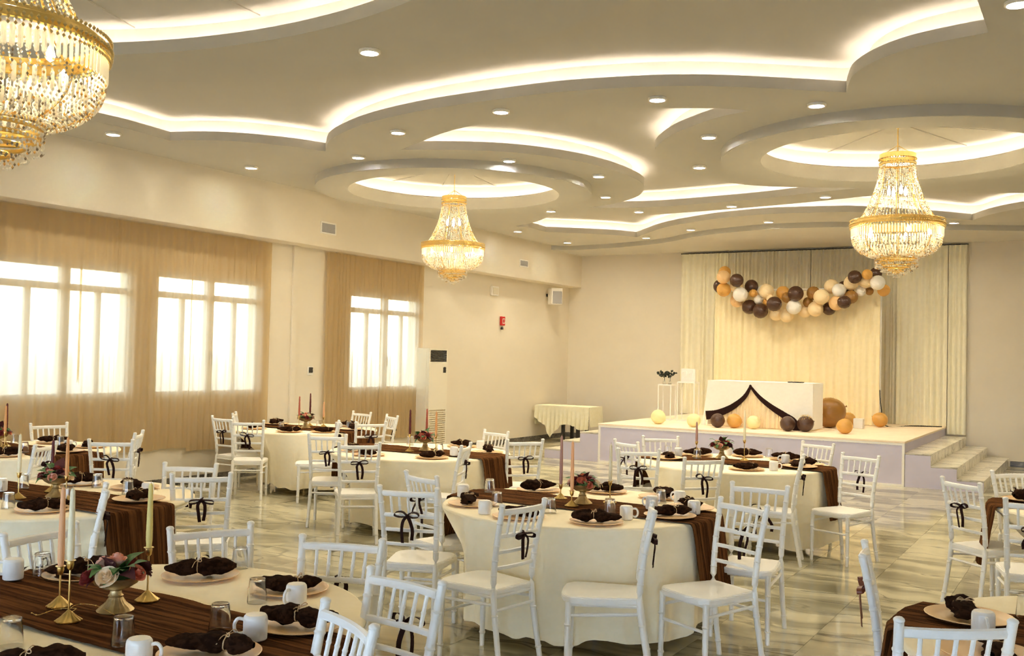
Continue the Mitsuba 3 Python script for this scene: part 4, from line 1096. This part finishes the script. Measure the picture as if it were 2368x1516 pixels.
seen_n, rng = {}, random.Random(3)
ci = 0
for tk, ((cx, cy), nm) in TABLES.items():
    for dx, dy in CHG[tk]:
        z = ZT + (0.013 if on_runner(dx, dy) else 0.001)
        where = octant(dx, dy, cx, cy)
        put('charger_plate', charger, None, to=W(0, (cx + dx, cy + dy, z)), label=named(f'peach gold plate at the {where} of the {nm}', seen_n), cat='plate', group='gold charger plates')
        b, tw = NAP[ci % 5]
        a = math.atan2(dy, dx) + PI / 2 + rng.uniform(-0.5, 0.5)
        if tk == 'T2':
            a = {0: 0.75, 1: 0.8, 2: 0.35, 3: 0.45}.get(CHG[tk].index((dx, dy)), a)
        stamp('napkin', [('cloth', b), ('twine', tw, {'label': 'tan twine tie'})], W(a, (cx + dx, cy + dy, z + 0.007)), named(f'brown napkin roll at the {where} of the {nm}', seen_n), 'napkin', 'brown tied napkins')
        ci += 1
    for dx, dy in GLS[tk]:
        z = ZT + (0.014 if on_runner(dx, dy) else 0.001)
        stamp('tumbler', tum, W(0, (cx + dx, cy + dy, z)), named(f'upturned clear tumbler at the {octant(dx, dy, cx, cy)} of the {nm}', seen_n), 'glass', 'upturned clear tumblers')
    for dx, dy in MGS[tk]:
        z = ZT + (0.014 if on_runner(dx, dy) else 0.001)
        a = {('T2', -0.78): 3.6, ('T2', 0.56): 0.5, ('T1', 0.51): 0.4, ('T7', 0.52): 0.3, ('T5', 0.58): 0.2}.get((tk, dx), rng.uniform(0, 6.28))
        stamp('mug', MUG, W(a, (cx + dx, cy + dy, z)), named(f'upturned white mug at the {octant(dx, dy, cx, cy)} of the {nm}', seen_n), 'mug', 'upturned white mugs')


# ------------------------------------------------------------------ candles and flowers
def holder(hgt):
    """brass candlestick: scalloped foot, thin stem, cup; hgt = top of the cup"""
    foot = M().lathe([(0.044, 0.0), (0.045, 0.004), (0.030, 0.014), (0.018, 0.026), (0.008, 0.036), (0.004, 0.040)], 40, mod=lambda a, r, z, k: 1 + 0.13 * (r > 0.012) * np.abs(np.cos(5 * a)) - 0.06 * (r > 0.012))
    foot.lathe([(0.0, 0.0), (0.044, 0.0)][::-1], 40)
    stem = M().tube([(0, 0, 0.034), (0, 0, hgt - 0.028)], 0.0036, 8)
    cup = M().lathe([(0.004, hgt - 0.034), (0.010, hgt - 0.028), (0.0135, hgt - 0.012), (0.013, hgt - 0.003), (0.019, hgt), (0.019, hgt + 0.002), (0.0115, hgt + 0.001), (0.0, hgt + 0.0005)], 20)
    return [('foot', shape(foot, 'brass', 40)), ('stem', shape(stem, 'brass', 40)), ('cup', shape(cup, 'brass', 40))]


def taper(length, wax):
    m = M().lathe([(0.0, 0.0), (0.0108, 0.0), (0.0108, 0.012), (0.0128, 0.03), (0.0124, length * 0.35), (0.0085, length - 0.012), (0.005, length - 0.003), (0.0, length)], 16)
    wick = M().tube([(0, 0, length - 0.002), (0.001, 0, length + 0.009)], 0.0011, 5)
    return [('wax', shape(m, 'wax_' + wax, 40)), ('wick', shape(wick, 'twine', 40))]


CAND = {'T1': [(-0.20, 0.10, 0.10, 0.34, 'mauve'), (0.02, -0.16, 0.10, 0.33, 'peach'), (0.16, 0.14, 0.15, 0.25, 'ivory')], 'T2': [(-0.24, -0.06, 0.15, 0.30, 'peach'), (-0.03, -0.17, 0.215, 0.26, 'ivory'), (-0.05, 0.19, 0.205, 0.25, 'yellow')],
        'T3': [(0.02, -0.22, 0.165, 0.25, 'ivory'), (0.28, -0.06, 0.15, 0.25, 'orange'), (-0.10, 0.10, 0.12, 0.23, 'burgundy')], 'T4': [(-0.18, 0.00, 0.16, 0.26, 'burgundy'), (0.02, -0.14, 0.16, 0.25, 'orange')],
        'T5': [(0.01, -0.20, 0.175, 0.25, 'burgundy'), (-0.01, 0.12, 0.18, 0.24, 'rust'), (0.20, -0.01, 0.165, 0.24, 'orange')], 'T6': [(0.12, -0.25, 0.165, 0.25, 'rust'), (-0.12, 0.22, 0.165, 0.27, 'burgundy'), (0.10, 0.24, 0.13, 0.20, 'peach')],
        'T7': [(-0.44, 0.14, 0.16, 0.20, 'mauve'), (0.06, 0.14, 0.205, 0.30, 'ivory')]}
for tk, L in CAND.items():
    (cx, cy), nm = TABLES[tk]
    for dx, dy, hh, ln, wax in L:
        z = ZT + 0.013
        stamp('candlestick', holder(hh), W(0.3, (cx + dx, cy + dy, z)), f'slender brass candlestick holding the {wax} candle on the {nm}', 'candlestick', 'brass candlesticks')
        stamp('taper_candle', taper(ln, wax), W(0, (cx + dx, cy + dy, z + hh + 0.0008)), f'tall {wax} taper candle on the {nm}', 'candle', 'taper candles')


def rose_mesh(seed, r):
    rng = np.random.RandomState(seed)
    m = M()
    for k in range(15):
        q = k / 14.0
        rad = r * (0.16 + 0.84 * q)
        a0 = k * 2.4
        span = 1.25 if k > 3 else 2.6
        top = r * (0.85 - 0.55 * q ** 1.5)
        G = np.zeros((6, 9, 3))
        for i, s in enumerate(np.linspace(0, 1, 6)):
            for j, t in enumerate(np.linspace(-1, 1, 9)):
                rr = rad * (0.25 + 0.75 * math.sin(s * PI * 0.5)) + r * 0.18 * q * s ** 4
                z = -r * 0.5 + (top + r * 0.5) * s - 0.25 * r * t * t * s * s - r * 0.16 * q * s ** 6
                aa = a0 + t * span * (0.5 + 0.5 * s) + rng.uniform(-0.03, 0.03)
                G[i, j] = (rr * math.cos(aa), rr * math.sin(aa), z)
        m.sheet(G)
    m.ball((0, 0, -r * 0.25), r * 0.42, 1)
    return m


ROSE = {c: shape(rose_mesh(k, 1.0), 'rose_' + c, True) for k, c in enumerate(('burgundy', 'blush', 'cream', 'coral', 'plum'))}


def leaf_mesh():
    G = np.zeros((9, 5, 3))
    for i, s in enumerate(np.linspace(0, 1, 9)):
        w = 0.36 * math.sin(PI * s ** 0.8) ** 0.9 * (1 - 0.25 * s)
        for j, t in enumerate(np.linspace(-1, 1, 5)):
            G[i, j] = (s, w * t, 0.16 * math.sin(PI * s * 0.9) + 0.10 * abs(t) * w - 0.28 * s * s)
    return M().sheet(G)


LEAF = shape(leaf_mesh(), 'leaf_green', True)
LEAFD = shape(leaf_mesh(), 'rose_plum', True)
BOWLV = [('dish', shape(M().lathe([(0.018, 0.085), (0.05, 0.088), (0.078, 0.105), (0.088, 0.125), (0.092, 0.128), (0.088, 0.131), (0.074, 0.112), (0.04, 0.098), (0.0, 0.096)], 40), 'old_gold', 40)),
         ('foot', shape(M().lathe([(0.0, 0.0), (0.066, 0.0), (0.068, 0.004), (0.055, 0.016), (0.036, 0.032), (0.024, 0.052), (0.028, 0.058), (0.022, 0.064), (0.020, 0.076), (0.03, 0.09)], 48, mod=lambda a, r, z, k: 1 + 0.05 * (0.012 < z < 0.055) * np.cos(18 * a)), 'old_gold', 40))]
BOWLP = {'T1': (0.02, 0.0), 'T2': (-0.02, 0.02), 'T3': (0.12, -0.02), 'T4': (-0.22, -0.05), 'T5': (0.06, 0.0), 'T6': (0.06, -0.06), 'T7': (-0.20, 0.22)}
for q, (tk, (dx, dy)) in enumerate(BOWLP.items()):
    (cx, cy), nm = TABLES[tk]
    base = np.array([cx + dx, cy + dy, ZT + 0.012])
    stamp('pedestal_bowl', BOWLV, W(q, base), f'antique gold footed bowl of flowers on the {nm}', 'bowl', 'gold flower bowls')
    t = thing('flower_arrangement', f'low arrangement of burgundy, blush and cream roses on the {nm}', 'flowers', 'rose arrangements')
    rng = random.Random(20 + q)
    spots = [(0.0, 0.0, 0.175)] + [(0.058 * math.cos(a), 0.058 * math.sin(a), 0.160) for a in np.arange(5) * 2 * PI / 5 + 0.5 * q] + [(0.088 * math.cos(a), 0.088 * math.sin(a), 0.135) for a in np.arange(5) * 2 * PI / 5 + 0.6 + 0.5 * q]
    cols = ['coral', 'burgundy', 'blush', 'cream', 'burgundy', 'coral', 'cream', 'burgundy', 'blush', 'plum', 'coral']
    if tk == 'T2':
        spots = [(-0.03, -0.10, 0.135), (0.055, -0.085, 0.145), (0.0, 0.0, 0.185), (-0.07, 0.0, 0.165), (0.10, 0.01, 0.15), (0.05, 0.08, 0.15), (-0.05, 0.09, 0.15)]
        cols = ['burgundy', 'cream', 'blush', 'blush', 'coral', 'plum', 'burgundy']
    for k, (sx, sy, sz) in enumerate(spots):
        r = rng.uniform(0.028, 0.036) * (1.15 if tk == 'T2' else 1.0)
        c = cols[(k + (0 if tk == 'T2' else 2 * q)) % len(cols)]
        tilt = trimesh.transformations.euler_matrix(0, 0, 0)
        d = np.array([sx, sy, 0.09])
        d /= np.linalg.norm(d)
        ax = np.cross([0, 0, 1], d)
        if np.linalg.norm(ax) > 1e-6:
            tilt = trimesh.transformations.rotation_matrix(math.acos(d[2]), ax)
        tilt[:3, :3] *= r
        tilt[:3, 3] = base + np.array([sx, sy, sz])
        put('rose', ROSE[c], None, parent=t, to=T(tilt.tolist()), label=f'{c} rose')
    for k in range(26):
        a = rng.uniform(0, 2 * PI)
        up = rng.uniform(-0.35, 0.75) if k % 6 else rng.uniform(0.9, 1.3)
        L = rng.uniform(0.05, 0.085) * (1.1 if k % 6 else 1.3)
        mm = trimesh.transformations.euler_matrix(rng.uniform(-.4, .4), -up, a, 'sxyz')
        mm[:3, :3] *= L
        o = 0.055 if k % 6 else 0.02
        mm[:3, 3] = base + np.array([o * math.cos(a), o * math.sin(a), rng.uniform(0.125, 0.165)])
        put('leaf', LEAF if k % 4 else LEAFD, None, parent=t, to=T(mm.tolist()))
    put('floral_foam', M().ball(base + [0, 0, 0.12], (0.07, 0.07, 0.04), 2), 'leaf_green', True, parent=t)
(cx, cy), nm = TABLES['T2']
wire = spline([(cx - 0.20, cy - 0.20, ZT + 0.022), (cx - 0.13, cy - 0.22, ZT + 0.03), (cx - 0.16, cy - 0.13, ZT + 0.026), (cx - 0.10, cy - 0.09, ZT + 0.03), (cx - 0.06, cy - 0.17, ZT + 0.028), (cx - 0.14, cy - 0.06, ZT + 0.032), (cx - 0.08, cy - 0.02, ZT + 0.03), (cx + 0.08, cy - 0.06, ZT + 0.028)], 8)
m = M().tube(wire, 0.0012, 4)
for p in wire[::6]:
    m.ball(p, 0.003, 1)
put('fairy_light_wire', m, 'gold_metal', True, label='thin gold fairy light wire lying on the runner beside the near bowl', cat='wire lights')
